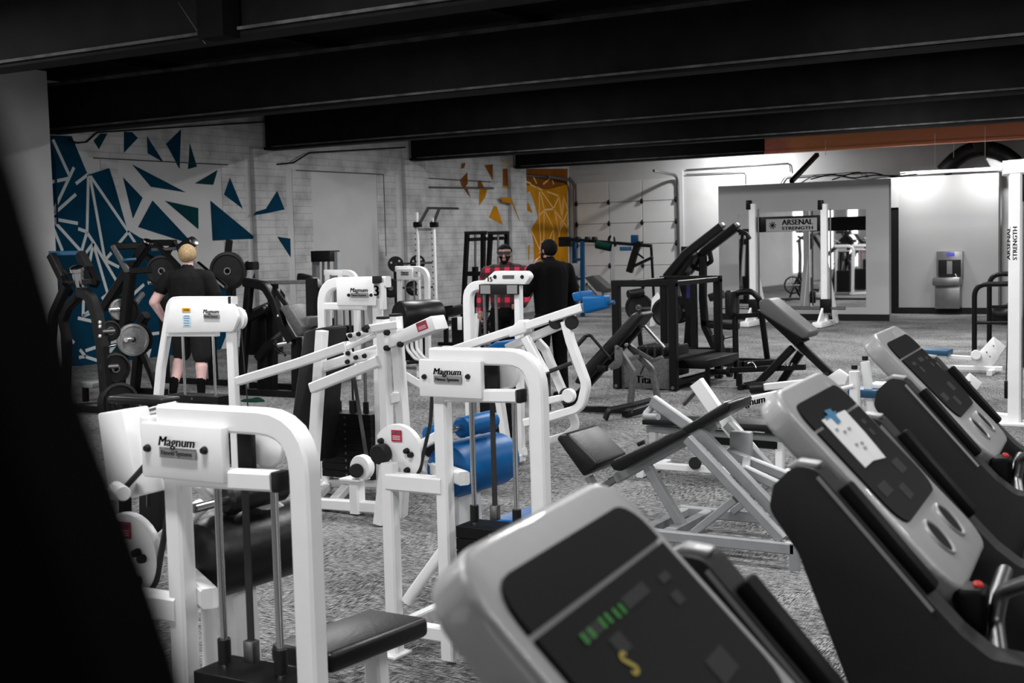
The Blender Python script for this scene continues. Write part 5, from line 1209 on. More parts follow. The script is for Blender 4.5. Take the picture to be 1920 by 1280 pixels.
for q in (784, 815): m.tube('foot_bar', [V(plk(q, 560).x, yr - .5, .04), V(plk(q, 560).x, yr + .5, .04)], .07, .07, 'white_paint')
m.rod('plate_peg', [plk(738, 495, .05), plk(815, 492, .05)], .022, 'dull_steel'); m.rod('plate_peg', [plk(728, 540, .05), plk(815, 538, .05)], .022, 'dull_steel')
m.tube('peg_post', [V(plk(740, 560).x, yr + .05, .02), plk(740, 490, .05)], .05, .05, bk)
# grip plates with hand holes
def grip_plate(p, ax, R, label, w=.05):
    cu = bpy.data.curves.new('c', 'CURVE'); cu.dimensions = '2D'; cu.fill_mode = 'BOTH'; cu.extrude = w / 2; cu.resolution_u = 6
    def circ(cx, cy, r, n=28):
        s = cu.splines.new('POLY'); s.points.add(n - 1); s.use_cyclic_u = True
        for k in range(n): s.points[k].co = (cx + r * math.cos(2 * math.pi * k / n), cy + r * math.sin(2 * math.pi * k / n), 0, 1)
    circ(0, 0, R); circ(0, 0, .026, 14)
    for t in (40, 160, 280): circ(R * .60 * math.cos(math.radians(t)), R * .60 * math.sin(math.radians(t)), R * .15, 14)
    t = bpy.data.objects.new('tmp', cu); COL.objects.link(t); bpy.context.view_layer.update()
    me = bpy.data.meshes.new_from_object(t.evaluated_get(bpy.context.evaluated_depsgraph_get())); bpy.data.objects.remove(t); bpy.data.curves.remove(cu)
    q = Vector(ax).to_track_quat('Z', 'Y').to_matrix()
    for v in me.vertices: v.co = q @ v.co
    me.materials.clear(); me.materials.append(MATS['iron_plate']); me.name = 'weight_plate'
    o = bpy.data.objects.new('weight_plate', me); COL.objects.link(o); o.location = p; tag(o, label, 'weight plate', 'weight plates on the machines')
    bm = bmesh.new(); lathe(bm, V(0, 0, 0), Vector(ax), [(R * .93, -w * .55), (R, -w * .55), (R, w * .55), (R * .93, w * .55), (R * .93, -w * .55)], 28); finish('rim', bm, 'iron_plate', o, None, True)
    return o
AXP = V(.5, -.86, 0)
grip_plate(plk(742, 495, -.15), AXP, .155, 'black grip plate with hand holes racked before the mural wall', .05)
grip_plate(plk(783, 492, .12), AXP, .15, 'black grip plate racked behind the perforated white post', .05)
weight_plate(plk(733, 540, -.15), AXP, .19, 'large black plate racked below the grip plate', w=.06)
weight_plate(plk(775, 540, .12), AXP, .15, 'black plate racked low behind the white tower', w=.06)
# black A-frame tower
ya = onz(880, 640).y; pla = Pl((0, ya, 0)); b = pla(905, 620)
m = M('cable_tower', 'black tapered twin cable frame against the pale wall', 'gym machine', V(b.x, b.y, 0), BG)
for (x0, x1, o1) in ((876, 866, 0), (906, 905, .1), (920, 908, .1), (950, 952, .3)):
    m.tube('leg', [pla(x0, 437, o1), V(pla(x1, 640, o1).x, ya + o1, .02)], .075, .075, bk, 0, Y_)
for x0, x1 in ((872, 914), (916, 955)): m.tube('top_bar', [pla(x0, 437, .05), pla(x1, 436, .15)], .08, .06, bk)
m.tube('top_bar', [pla(880, 449, .05), pla(948, 446, .25)], .06, .06, bk)
for q in (891, 934): m.rod('guide_rod', [pla(q, 600, .08), pla(q, 440, .08)], .02, 'dull_steel')
for w in (513, 568): m.tube('weight_carriage', [pla(872, w, 0), pla(905, w, .05)], .06, .08, bk)
m.tube('base_rail', [V(pla(866, 640).x, ya, .03), V(pla(952, 640).x, ya + .3, .03)], .07, .06, bk)
m.tube('slide_post', [pla(891, 575, .08), pla(891, 500, .08)], .09, .09, bk, 0, Y_)
yb2 = onz(840, 640).y - .8; plc = Pl((0, yb2, 0))
m = M('low_bench', 'small black bench with chrome feet near the black cable frame', 'bench', V(plc(825, 620).x, yb2, 0))
m.prism('bench_pad', plc.many([(822, 575), (848, 572), (852, 577), (846, 590), (824, 597)], -.2), Y_ * .4, 'black_vinyl', .02, 3)
m.tube('bench_rail', [plc(822, 606), plc(852, 603)], .06, .06, 'dull_steel', 0, Y_)
m.tube('post', [plc(836, 592), V(plc(836, 620).x, yb2, .02)], .07, .07, bk); m.tube('foot_bar', [V(plc(822, 620).x, yb2, .03), V(plc(855, 620).x, yb2, .03)], .06, .06, bk, 0, Y_)
# wheeled box and spinning bike wheel behind machine 15
yw = onz(900, 655).y; plw2 = Pl((0, yw, 0)); 
m = M('stationary_bike', 'stationary bike with spoked flywheel behind the number 15 machine', 'exercise bike', V(plw2(915, 640).x, yw, 0))
m.lathe('flywheel', plw2(914, 608), Y_, [(.20, -.02), (.235, -.02), (.235, .02), (.20, .02), (.20, -.02)], 'iron_plate', 28)
for k in range(6):
    t = math.pi * k / 6; d = V(math.cos(t), 0, math.sin(t)) * .21; c = plw2(914, 608); m.rod('spoke', [c - d, c + d], .008, 'dull_steel', n=6)
m.tube('fork', [plw2(914, 608, -.05), plw2(930, 570, -.05)], .05, .05, bk); m.tube('frame_tube', [plw2(914, 608, -.05), V(plw2(940, 650).x, yw, .03)], .06, .06, bk); m.tube('foot_bar', [V(plw2(905, 650).x, yw - .25, .03), V(plw2(905, 650).x, yw + .25, .03)], .06, .06, bk)
m.tube('fork', [plw2(914, 608, -.05), V(plw2(905, 650).x, yw, .03)], .06, .05, bk)
yw = onz(850, 665).y; plw3 = Pl((0, yw, 0))
m = M('cabinet_machine', 'dark boxed machine with white end plate beside the number 15 tower', 'gym machine', V(plw3(860, 640).x, yw, 0))
m.box('body', (plw3(862, 590) + plw3(862, 655)) / 2 + V(0, .2, 0), X_ * .30, Y_ * .4, Z * .44, bk, .01); m.box('end_plate', plw3(862, 606, -.02), X_ * .075, Y_ * .02, Z * .20, 'white_paint', .004)
m.tube('white_rail', [V(plw3(838, 640).x, yw - .1, .10), V(plw3(905, 640).x, yw - .1, .10)], .08, .09, 'white_paint', 0, Y_)
m.tube('rail_foot', [V(plw3(838, 640).x, yw - .1, 0), V(plw3(838, 640).x, yw - .1, .10)], .06, .06, 'white_paint', 0, Y_)
m.tube('white_post', [V(plw3(895, 640).x, yw - .1, .02), plw3(895, 588, -.1)], .06, .06, 'white_paint', 0, Y_)
# ================================================================== BLACK PLATE-LOADED MACHINES BY THE MURAL
LGp = 'black plate-loaded machines by the mural'
def bmach(label, foot, name='plate_loaded_machine'):
    f = onz(*foot); pl = Pl((0, f.y, 0)); b = pl(*foot); return M(name, label, 'gym machine', V(b.x, b.y + .3, 0), LGp), pl, f.y
def ft_(pl, x, y, o=0): p = pl(x, y, o); return V(p.x, p.y, .03)
# first, half hidden by the black shroud
m, pl, y0 = bmach('black plate-loaded machine with curved front post and chrome cap', (203, 775))
m.tube('front_post', [pl(150, 548), pl(168, 552), pl(182, 590), pl(192, 650), pl(198, 720), ft_(pl, 201, 760)], .11, .11, bk, .15, Y_)
m.tube('top_arm', [pl(96, 478, .2), pl(118, 522, .2), pl(128, 548, .1)], .09, .09, bk, 0, Y_)
m.tube('top_arm', [pl(150, 475, .3), pl(166, 505, .3), pl(178, 532, .2)], .10, .10, bk, 0, Y_)
m.tube('cross_bar', [pl(94, 475, .25), pl(150, 474, .3)], .05, .05, 'dark_blue')
m.tube('cross_bar', [pl(126, 530, .1), pl(176, 528, .1)], .07, .06, bk)
m.tube('lower_post', [pl(125, 535), pl(100, 590), pl(96, 640), ft_(pl, 104, 760)], .09, .09, bk, .1, Y_)
m.tube('lower_post', [pl(160, 545, .2), pl(128, 575, .2), pl(118, 600, .2), pl(126, 640, .2), ft_(pl, 122, 740, .3)], .09, .09, bk, .1, Y_)
m.lathe('counterweight_cap', pl(145, 510, .05), V(.1, -.3, 1), [(0, -.22), (.06, -.2), (.06, 0), (.075, .01), (.075, .05), (.05, .07), (0, .075)], 'chrome', 18)
m.rod('handle', [pl(120, 506, .0), pl(128, 512, 0), pl(140, 510, 0)], .02, bk, .03)
m.tube('base_rail', [ft_(pl, 104, 760), ft_(pl, 201, 760)], .09, .07, bk, 0, Y_)
m.tube('base_rail', [ft_(pl, 201, 760), ft_(pl, 201, 740, .9)], .09, .07, bk)
m.prism('foot_plate', [pl(150, 715, .4), pl(175, 718, .4), pl(172, 728, .4), pl(148, 726, .4)], Y_ * .25, 'silver_paint', .01)
m.tube('foot_stand', [pl(160, 724, .5), ft_(pl, 160, 740, .5)], .06, .06, bk)
for q in (604, 612, 630): m.lathe('bolt', pl(188, q, -.06), -Y_, [(0, .015), (.02, .012), (.022, 0), (0, 0)], 'chrome', 10)
for (q, w) in ((192, 688), (197, 752), (186, 622)): m.rod('plate_peg', [pl(q, w, -.02), pl(q + 30, w - 2, .1)], .026, 'dull_steel')
AL = V(.92, -.38, 0)
weight_plate(pl(214, 690, .1), AL, .165, 'black plate on the middle peg of the curved post machine', w=.10)
weight_plate(pl(222, 754, .1), AL, .215, 'large black plate low on the curved post machine', w=.10)
weight_plate(pl(206, 620, .1), AL, .11, 'small black plate on the upper peg of the curved post machine', w=.06)
# second, tall with chrome-edged diagonal
m, pl, y0 = bmach('tall black plate-loaded machine with long diagonal arm before the mural', (222, 748))
m.tube('diagonal_arm', [pl(276, 456, .2), pl(243, 505, .2), pl(196, 577, .2)], .10, .11, bk, 0, Y_)
m.lathe('arm_cap', pl(278, 454, .2), V(.5, 0, .9), [(0, 0), (.06, 0), (.06, .02), (0, .03)], 'chrome', 16)
m.prism('side_plate', pl.many([(206, 462), (212, 459), (243, 508), (236, 516)], .0), Y_ * .03, 'worn_grey', .004)
m.tube('upright', [pl(245, 512), pl(238, 570), pl(232, 640), ft_(pl, 222, 745)], .11, .11, bk, .1, Y_)
m.tube('upright', [pl(275, 590, .4), pl(267, 600, .4), pl(262, 640, .4), ft_(pl, 252, 725, .4)], .10, .10, bk, .1, Y_)
m.tube('cross_bar', [pl(210, 462, .1), pl(266, 460, .3)], .08, .08, bk)
m.tube('cross_bar', [pl(243, 508), pl(284, 506, .2)], .07, .07, bk)
m.tube('brace', [pl(262, 650, .4), pl(284, 700, .4), ft_(pl, 296, 728, .4)], .07, .07, bk, 0, Y_)
m.tube('brace', [pl(238, 590, .1), pl(268, 550, .4)], .05, .05, 'worn_grey')
m.rod('hook_handle', [pl(232, 490, 0), pl(236, 487, 0), pl(255, 486, .1)], .02, 'dark_blue', .03)
m.tube('base_rail', [ft_(pl, 222, 745), ft_(pl, 310, 728)], .09, .08, bk)
m.tube('base_rail', [ft_(pl, 222, 720, .5), ft_(pl, 310, 708, .5)], .08, .08, bk)
m.rod('plate_peg', [pl(205, 581, -.15), pl(240, 578, .05)], .028, 'chrome'); m.rod('plate_peg', [pl(236, 637, -.15), pl(262, 634, .1)], .028, 'chrome')
m.rod('plate_peg', [pl(206, 618, .1), pl(226, 616, .2)], .03, 'chrome'); m.rod('plate_peg', [pl(200, 650, .1), pl(222, 645, .2)], .02, 'chrome')
weight_plate(pl(226, 580, -.02), AL, .125, 'bright steel plate on the peg of the tall diagonal arm machine', 'grey_plate', .05)
weight_plate(pl(234, 582, .08), AL, .17, 'dark rimmed plate behind the bright steel plate', w=.05)
weight_plate(pl(249, 637, -.03), AL, .185, 'worn grey plate with speckled face below the bright steel plate', 'grey_plate', .05)
weight_plate(pl(256, 636, .06), AL, .19, 'black plate backing the worn grey plate', w=.05)
# third, behind the man in shorts
m, pl, y0 = bmach('black plate-loaded press with raised arms behind the man in shorts', (330, 722))
m.tube('press_arm', [pl(362, 452), pl(338, 468)], .12, .12, bk, 0, Y_); m.lathe('arm_cap', pl(362, 452), V(.8, 0, .6), [(0, 0), (.06, 0), (.06, .02), (0, .03)], 'chrome', 16)
m.tube('cross_bar', [pl(288, 455, .2), pl(328, 455, .2)], .08, .08, bk); m.tube('cross_bar', [pl(286, 468, 0), pl(352, 465, 0)], .04, .04, 'worn_grey')
m.tube('diagonal', [pl(295, 458), pl(335, 500)], .06, .06, bk, 0, Y_); m.tube('diagonal', [pl(265, 475), pl(292, 492)], .08, .08, bk, 0, Y_)
m.tube('diagonal', [pl(330, 455, .2), pl(290, 500, .2)], .06, .06, bk, 0, Y_)
m.tube('upright', [pl(300, 490, .2), pl(306, 560, .2), ft_(pl, 310, 710, .2)], .10, .10, bk, 0, Y_)
m.tube('upright', [pl(345, 470, .2), pl(392, 560, .2), ft_(pl, 400, 700, .3)], .10, .10, bk, 0, Y_)
m.rod('chrome_bar', [pl(372, 494, -.1), pl(424, 538, -.3)], .03, 'chrome')
m.rod('plate_peg', [pl(278, 530, -.1), pl(310, 526, .1)], .026, 'chrome')
m.tube('peg_post', [pl(424, 505), pl(430, 450)], .07, .07, bk, 0, Y_); m.tube('peg_arm', [pl(430, 500, .1), pl(480, 498, .1)], .11, .10, bk, 0, Y_)
m.tube('upright', [pl(432, 505, .1), ft_(pl, 438, 700, .2)], .10, .10, bk, 0, Y_)
m.tube('base_rail', [ft_(pl, 305, 715, .2), ft_(pl, 450, 700, .2)], .09, .08, bk)
weight_plate(pl(304, 508, .0), V(.5, -.86, 0), .20, 'black ring-rimmed plate beside the man\'s shoulder', w=.05)
weight_plate(pl(428, 508, -.05), V(.35, -.93, 0), .235, 'big black plate on the arm before the dark blue mural point', w=.06)
# fourth, to the right of the man
m, pl, y0 = bmach('black plate-loaded seat machine with bent side tubes and worn pad', (500, 742))
m.tube('bent_tube', [pl(460, 529), pl(498, 536), pl(512, 560), pl(530, 610), pl(548, 640)], .10, .10, bk, .15, Y_)
m.tube('bent_tube', [pl(562, 520, .5), pl(588, 526, .5), pl(602, 545, .5), ft_(pl, 606, 690, .5)], .10, .10, bk, .15, Y_)
m.tube('upright', [pl(468, 532), pl(462, 600), ft_(pl, 452, 740)], .09, .09, bk, 0, Y_)
m.tube('upright', [pl(512, 528, .2), ft_(pl, 510, 710, .2)], .10, .10, bk, 0, Y_)
m.tube('upright', [pl(584, 522, .1), pl(586, 612, .1), ft_(pl, 582, 720, .1)], .11, .11, bk, 0, Y_)
m.tube('top_bar', [pl(460, 530, .1), pl(590, 528, .2)], .045, .045, 'worn_grey')
m.tube('brace', [pl(460, 600), pl(512, 572)], .08, .08, bk, 0, Y_); m.tube('brace', [pl(470, 585, .1), pl(515, 565, .1)], .05, .05, 'worn_grey', 0, Y_)
m.tube('brace', [pl(520, 545), pl(560, 600)], .07, .07, bk, 0, Y_)
m.prism('seat_pad', pl.many([(523, 576), (540, 570), (568, 612), (565, 628), (556, 632)], -.1), Y_ * .35, 'worn_grey', .02, 3)
m.prism('back_pad', pl.many([(566, 610), (572, 592), (580, 594), (578, 612), (570, 620)], -.05), Y_ * .3, 'grey_vinyl', .02, 3)
m.tube('seat_post', [pl(556, 632, .1), ft_(pl, 556, 720, .1)], .10, .10, bk, 0, Y_)
m.rod('peg', [pl(498, 648), pl(528, 622)], .02, 'dull_steel'); m.lathe('peg_cap', pl(530, 620), V(.7, -.3, .6), [(0, 0), (.035, 0), (.035, .02), (0, .02)], 'chrome', 14)
m.rod('peg', [pl(522, 646, -.05), pl(548, 641, 0)], .03, 'chrome'); m.rod('peg', [pl(510, 646, .1), pl(535, 666, .0)], .016, 'chrome')
m.tube('lever', [pl(484, 672), pl(500, 650), pl(515, 640)], .09, .09, bk, .05, Y_)
m.tube('base_rail', [ft_(pl, 452, 740), ft_(pl, 585, 722)], .09, .08, bk); m.tube('base_rail', [ft_(pl, 470, 700, .6), ft_(pl, 590, 690, .6)], .08, .08, bk)
m.box('weight_box', pl(492, 625, .3), X_ * .4, Y_ * .3, Z * .5, bk, .03)
m.tube('box_stand', [pl(492, 640, .3), ft_(pl, 492, 720, .3)], .1, .1, bk)
for q, w in ((458, 582), (457, 603), (522, 592), (497, 577), (501, 573)): m.lathe('bolt', pl(q, w, -.08), -Y_, [(0, .02), (.018, .016), (.02, 0), (0, 0)], 'chrome', 10)
# black bench with seams between the pulley tower and the front leg curl
pt = onz(270, 1010); pl = Pl((0, pt.y, 0)); m = M('padded_bench', 'black padded bench standing behind the front leg curl machine', 'bench', V(pl(285, 900).x, pt.y + .3, 0), LGp)
m.box('top_pad', (pl(200, 752) + pl(303, 752)) / 2 + V(0, .08, 0), X_ * (pl(303, 752).x - pl(200, 752).x), Y_ * .16, Z * .045, 'black_vinyl', .015, 3)
m.prism('end_panel', pl.many([(258, 760), (302, 760), (302, 995), (258, 995)]), Y_ * .10, 'black_vinyl', .02, 3)
m.tube('piping', [pl(284, 765, -.01), pl(276, 800, -.01), pl(275, 950, -.01)], .006, .006, 'worn_grey')
m.tube('leg', [pl(290, 985, .05), V(pl(290, 985).x, pt.y + .05, .02)], .06, .06, bk); m.tube('leg', [V(pl(212, 900).x, pt.y + .08, .02), V(pl(212, 760).x, pt.y + .08, pl(212, 757).z)], .06, .06, bk)
m.cyl('lever_knob', pl(238, 826, -.05), pl(255, 834, -.05), .028, 'black_plastic')
# small green scrap of cloth lying on the carpet
bm = bmesh.new(); bmesh.ops.create_icosphere(bm, subdivisions=3, radius=.10); c = onz(474, 752)
for v in bm.verts: v.co = V(v.co.x * 1.6, v.co.y, max(0, v.co.z) * (.32 + .12 * math.sin(v.co.x * 40) + .1 * math.sin(v.co.y * 50))) + c
single('cloth_scrap', bm, 'green_cloth', 'crumpled dark green cloth lying on the carpet', 'cloth')

# ================================================================== PEOPLE
def person(name, label, loc, face_deg, segs, vox=.011, extra=None):
    """segs: (p0, p1, (rx0, ry0), (rx1, ry1), material); local x = person's right-left, y = forward, z up. One voxel-fused body."""
    bm = bmesh.new()
    def ball_loft(p0, p1, r0, r1):
        d = (p1 - p0); L = d.length; d.normalize()
        sx = V(1, 0, 0) - d * d.x
        if sx.length < .2: sx = V(0, 1, 0) - d * d.y
        sx.normalize(); sy = d.cross(sx); n = 14; rings = []
        prof = []
        for k in range(5): t = math.pi / 2 * (k / 4); prof.append((-math.cos(t), math.sin(t), 0))
        for k in range(5): t = math.pi / 2 * (k / 4); prof.append((math.sin(t), math.cos(t), 1))
        for a, s, e in prof:
            r = r1 if e else r0; c = (p1 if e else p0) + d * (a * min(r))
            s = max(s, .02)
            rings.append([bm.verts.new(c + sx * (r[0] * s * math.cos(2 * math.pi * k / n)) + sy * (r[1] * s * math.sin(2 * math.pi * k / n))) for k in range(n)])
        for i in range(len(rings) - 1):
            for k in range(n): bm.faces.new((rings[i][k], rings[i][(k + 1) % n], rings[i + 1][(k + 1) % n], rings[i + 1][k]))
        bm.faces.new(rings[0]); bm.faces.new(rings[-1])
    S_ = [(Vector(a), Vector(b), r0 if isinstance(r0, tuple) else (r0, r0), r1 if isinstance(r1, tuple) else (r1, r1), mt) for a, b, r0, r1, mt in segs]
    for a, b, r0, r1, mt in S_: ball_loft(a, b, r0, r1)
    bmesh.ops.recalc_face_normals(bm, faces=bm.faces)
    me = bpy.data.meshes.new('tmp'); bm.to_mesh(me); bm.free()
    t = bpy.data.objects.new('tmp', me); COL.objects.link(t)
    md = t.modifiers.new('r', 'REMESH'); md.mode = 'VOXEL'; md.voxel_size = vox
    sm = t.modifiers.new('s', 'SMOOTH'); sm.iterations = 3; sm.factor = .5
    bpy.context.view_layer.update()
    body = bpy.data.meshes.new_from_object(t.evaluated_get(bpy.context.evaluated_depsgraph_get()))
    bpy.data.objects.remove(t); bpy.data.meshes.remove(me)
    names = []
    for s in S_:
        if s[4] not in names: names.append(s[4])
    body.materials.clear()
    for n_ in names: body.materials.append(MATS[n_])
    for p in body.polygons:
        c = p.center; best = 1e9; bi = 0
        for a, b, r0, r1, mt in S_:
            ab = b - a; tt = max(0, min(1, (c - a).dot(ab) / max(1e-9, ab.length_squared))); q = a + ab * tt
            rr = (sum(r0) / 2) * (1 - tt) + (sum(r1) / 2) * tt
            dd = (c - q).length / max(rr, 1e-4) if rr > .05 else (c - q).length / (rr * 1.05)
            if dd < best: best = dd; bi = names.index(mt)
        p.material_index = bi; p.use_smooth = True
    body.name = name
    o = bpy.data.objects.new(name, body); COL.objects.link(o); o.location = loc; o.rotation_euler = (0, 0, math.radians(face_deg))
    tag(o, label, 'person')
    return o
def hand(p, d, side, palm_in, mat, curl=.5):
    """palm and five unequal fingers; d = along hand, side = toward thumb, palm_in = toward which fingers curl"""
    p, d, side, pi = Vector(p), Vector(d).normalized(), Vector(side).normalized(), Vector(palm_in).normalized(); L = []
    L.append((p, p + d * .07, (.040, .018), (.042, .017), mat))
    for k, ln in enumerate((.068, .076, .072, .058)):
        b = p + d * .085 + side * (.030 - .020 * k)
        m1 = b + (d * (1 - curl * .3) + pi * curl * .5) * (ln * .5); e = m1 + (d * (1 - curl) + pi * curl) * (ln * .5)
        L += [(b - d * .02, m1, .0095, .009, mat), (m1, e, .009, .0075, mat)]
    t0 = p + d * .02 + side * .035; t1 = t0 + (d * .6 + side * .6 + pi * .2) * .04; L += [(t0, t1, .012, .011, mat), (t1, t1 + (d * .9 + pi * .4) * .03, .011, .009, mat)]
    return L
def head(c, mat, beard=None, yaw=0.0):
    """c = head centre; y forward"""
    c = Vector(c); f = V(math.sin(yaw), math.cos(yaw), 0); r = V(f.y, -f.x, 0)
    L = [(c + f * -.012 + Z * .02, c + f * .012 + Z * .03, (.078, .096), (.078, .092), mat), (c + f * .02 - Z * .03, c + f * .045 - Z * .075, (.064, .07), (.042, .045), beard or mat),
         (c + f * .085 - Z * .005, c + f * .105 - Z * .03, .012, .017, mat), (c + f * .092 + Z * .03, c + f * .09 + Z * .005, .018, .012, mat),
         (c + f * .078 - Z * .058, c + f * .080 - Z * .06, (.026, .012), (.024, .012), mat)]
    for s in (-1, 1): L.append((c + r * (s * .080) + Z * .015, c + r * (s * .082) - Z * .025, (.012, .018), (.010, .013), mat))
    return L
def cap_mesh(o, name, c, rad, mat, cut):
    """close-fitting hair shell on a head: child mesh"""
    bm = bmesh.new(); bmesh.ops.create_icosphere(bm, subdivisions=4, radius=1)
    kill = [v for v in bm.verts if not cut(v.co)]
    bmesh.ops.delete(bm, geom=kill, context='VERTS')
    for v in bm.verts: v.co = V(v.co.x * rad[0], v.co.y * rad[1], v.co.z * rad[2]) * (1 + .015 * math.sin(v.co.x * 31) * math.sin(v.co.y * 27 + v.co.z * 23)) + Vector(c)
    h = finish(name, bm, mat, o, None, True)
    md = h.modifiers.new('t', 'SOLIDIFY'); md.thickness = .012; md.offset = 0
    return h
# --- blond man in black tee and shorts, seen from behind
SK, TE, SH = 'skin', 'shirt_black', 'shorts_grey'
fm = onz(362, 752)
seg = [((0, 0, 1.00), (0, .0, 1.16), (.205, .165), (.225, .17), TE), ((0, 0, 1.16), (0, -.01, 1.36), (.225, .17), (.235, .15), TE), ((-.15, 0, 1.41), (.15, 0, 1.41), (.09, .09), (.09, .09), TE),
       ((0, 0, 1.42), (0, .01, 1.50), (.10, .09), (.07, .07), TE), ((0, .01, 1.48), (0, .03, 1.58), .062, .060, SK),
       ((0, 0, .88), (0, 0, .99), (.205, .165), (.205, .165), SH),
       ((.105, .0, .88), (.115, .03, .52), (.118, .125), (.105, .11), SH), ((-.105, 0, .88), (-.15, .10, .55), (.118, .125), (.105, .11), SH),
       ((.115, .03, .52), (.115, .02, .46), .062, .060, SK), ((.115, .01, .40), (.115, -.02, .20), (.070, .075), (.045, .05), SK), ((.115, -.02, .24), (.115, -.03, .10), (.052, .055), (.045, .05), 'cloth_black'),
       ((-.15, .10, .55), (-.17, .06, .45), .064, .062, SK), ((-.17, .05, .42), (-.185, -.06, .22), (.070, .075), (.045, .05), SK), ((-.185, -.06, .24), (-.19, -.10, .12), (.052, .055), (.045, .05), 'cloth_black'),
       ((.115, -.06, .045), (.125, .14, .04), (.045, .04), (.045, .035), 'shoe_white'), ((-.19, -.14, .045), (-.20, .06, .04), (.045, .04), (.045, .035), 'cloth_black'),
       ((-.23, 0, 1.40), (-.315, -.01, 1.28), (.085, .085), (.080, .080), TE), ((-.315, -.01, 1.26), (-.40, -.03, 1.13), .062, .056, SK), ((-.40, -.03, 1.13), (-.335, .08, .93), .054, .036, SK), ((-.315, .08, .93), (-.30, .11, .88), .034, .032, SK),
       ((.23, 0, 1.40), (.30, .02, 1.22), (.085, .085), (.078, .078), TE), ((.30, .02, 1.22), (.32, .04, 1.13), .058, .054, SK), ((.32, .04, 1.13), (.16, .24, 1.12), .052, .036, SK)]
seg += hand((-.295, .12, .86), (.1, .25, -1), (.2, 1, .2), (1, 0, 0), SK) + hand((.14, .26, 1.12), (-1, .5, 0), (0, .2, 1), (-.4, -.8, 0), SK)
seg += head((0, .035, 1.645), SK)
man1 = person('person', 'person in black T-shirt and dark shorts walking toward the mural', V(fm.x, fm.y, 0), 22, seg)
cap_mesh(man1, 'hair', (0, .025, 1.665), (.094, .112, .108), 'hair_blond', lambda c: c.z > -.55 - .9 * c.y * -1 * .6 if c.y < .35 else c.z > .45)
# --- plaid shirt man facing the camera
PL_ = 'plaid'
f2 = onz(953, 722); SD = 'skin_dark'
seg = [((0, 0, .98), (0, 0, 1.15), (.19, .15), (.205, .155), PL_), ((0, 0, 1.15), (0, -.01, 1.34), (.205, .155), (.215, .135), PL_), ((-.14, 0, 1.37), (.14, 0, 1.37), (.085, .085), (.085, .085), PL_),
       ((0, 0, 1.38), (0, .01, 1.44), (.09, .08), (.07, .07), 'cloth_black'), ((0, .01, 1.42), (0, .03, 1.50), .062, .060, SD),
       ((0, 0, .88), (0, 0, .96), (.18, .145), (.18, .145), 'cloth_black'), ((.10, 0, .88), (.12, .02, .48), (.10, .11), (.075, .08), 'cloth_black'), ((-.10, 0, .88), (-.12, .02, .48), (.10, .11), (.075, .08), 'cloth_black'),
       ((.12, .02, .48), (.13, -.02, .10), (.075, .08), (.055, .06), 'cloth_black'), ((-.12, .02, .48), (-.13, -.02, .10), (.075, .08), (.055, .06), 'cloth_black'),
       ((.13, -.05, .045), (.14, .14, .04), (.045, .04), (.045, .035), 'cloth_black'), ((-.13, -.05, .045), (-.14, .14, .04), (.045, .04), (.045, .035), 'cloth_black'),
       ((.22, 0, 1.36), (.29, -.01, 1.14), .075, .066, PL_), ((.29, -.01, 1.14), (.30, .08, .92), .062, .048, PL_), ((-.22, 0, 1.36), (-.29, -.01, 1.14), .075, .066, PL_), ((-.29, -.01, 1.14), (-.22, .14, .98), .062, .048, PL_)]
seg += hand((.30, .10, .89), (0, .2, -1), (0, 1, .2), (-1, 0, 0), SD) + hand((-.20, .16, .97), (.8, .5, -.2), (0, .3, 1), (.2, -1, 0), SD) + head((0, .035, 1.565), SD, 'hair_black')
man2 = person('person', 'person in red and black plaid shirt with dark glasses and beard', V(f2.x, f2.y, 0), 205, seg)
cap_mesh(man2, 'hair', (0, .022, 1.590), (.083, .104, .093), 'hair_black', lambda c: c.z > .35 if c.y > .3 else c.z > -.35 + c.y * .8)
gl = prism_bm([V(-.078, .128, 1.60), V(.078, .128, 1.60), V(.074, .126, 1.562), (V(.02, .13, 1.562)), V(0, .132, 1.578), V(-.02, .13, 1.562), V(-.074, .126, 1.562)], V(0, .012, 0)); g_ = finish('glasses', gl, 'print_black', man2)
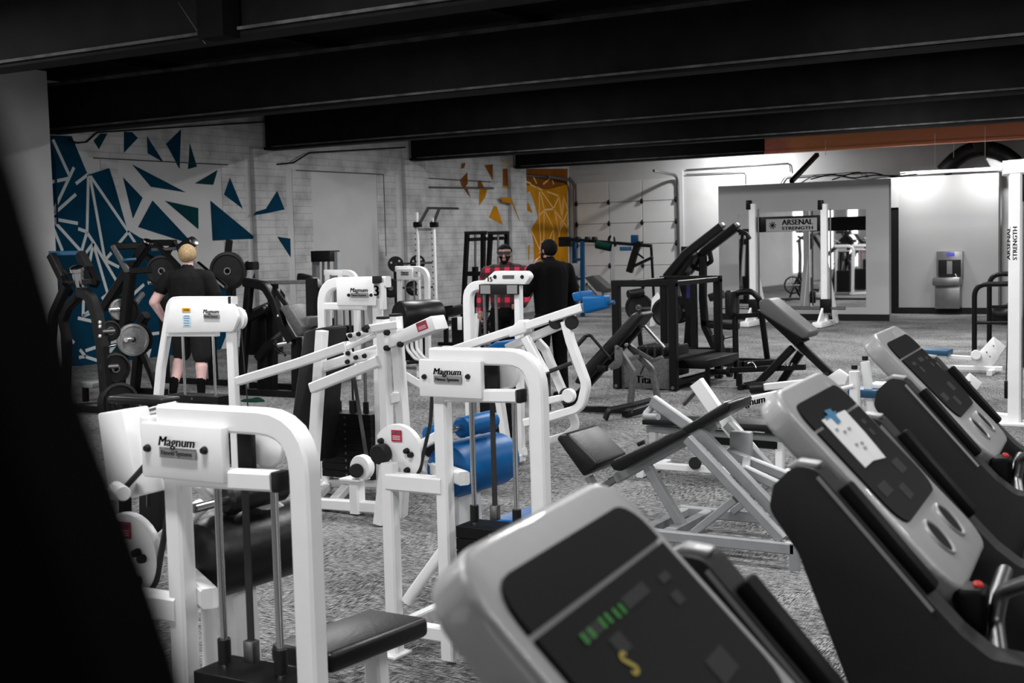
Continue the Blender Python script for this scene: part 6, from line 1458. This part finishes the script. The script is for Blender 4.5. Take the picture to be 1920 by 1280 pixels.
for s in (-1, 1): finish('temple_arm', rbox_bm(V(s * .086, .07, 1.59), V(.006, 0, 0), V(0, .13, 0), V(0, 0, .01)), 'print_black', g_)
# --- man in black long sleeves, back to the camera, turned to his neighbour
BK = 'cloth_black'; f3 = onz(1037, 750)
seg = [((0, 0, .96), (0, 0, 1.14), (.185, .15), (.20, .15), BK), ((0, 0, 1.14), (0, -.01, 1.38), (.20, .15), (.21, .135), BK), ((-.14, 0, 1.41), (.14, 0, 1.41), (.085, .085), (.085, .085), BK),
       ((0, 0, 1.42), (0, .01, 1.49), (.09, .08), (.068, .068), BK), ((0, .01, 1.47), (0, .03, 1.55), .060, .058, SD),
       ((0, 0, .86), (0, 0, .94), (.175, .14), (.175, .14), BK), ((.10, 0, .88), (.12, .02, .48), (.10, .11), (.075, .08), BK), ((-.10, 0, .88), (-.12, .02, .48), (.10, .11), (.075, .08), BK),
       ((.12, .02, .48), (.13, -.02, .10), (.075, .08), (.055, .06), BK), ((-.12, .02, .48), (-.13, -.02, .10), (.075, .08), (.055, .06), BK),
       ((.13, -.05, .045), (.14, .14, .04), (.045, .04), (.045, .035), BK), ((-.13, -.05, .045), (-.14, .14, .04), (.045, .04), (.045, .035), BK),
       ((.22, 0, 1.40), (.28, -.02, 1.16), .075, .066, BK), ((.28, -.02, 1.16), (.27, .06, .95), .060, .046, BK), ((-.22, 0, 1.40), (-.27, .06, 1.18), .075, .064, BK), ((-.27, .06, 1.18), (-.10, .22, 1.42), .060, .042, BK)]
seg += hand((.27, .08, .92), (0, .2, -1), (0, 1, .2), (-1, 0, 0), SD) + hand((-.09, .22, 1.43), (.5, -.2, .8), (0, -1, .3), (.6, -.6, 0), SD) + head((0, .035, 1.61), SD, 'hair_black', -.35)
man3 = person('person', 'person in black long sleeves with one hand raised to the chin', V(f3.x, f3.y, 0), 62, seg)
cap_mesh(man3, 'hair', (.004, .024, 1.634), (.083, .103, .092), 'hair_black', lambda c: c.z > .30 if c.y > .3 else c.z > -.62 + c.y * .9)
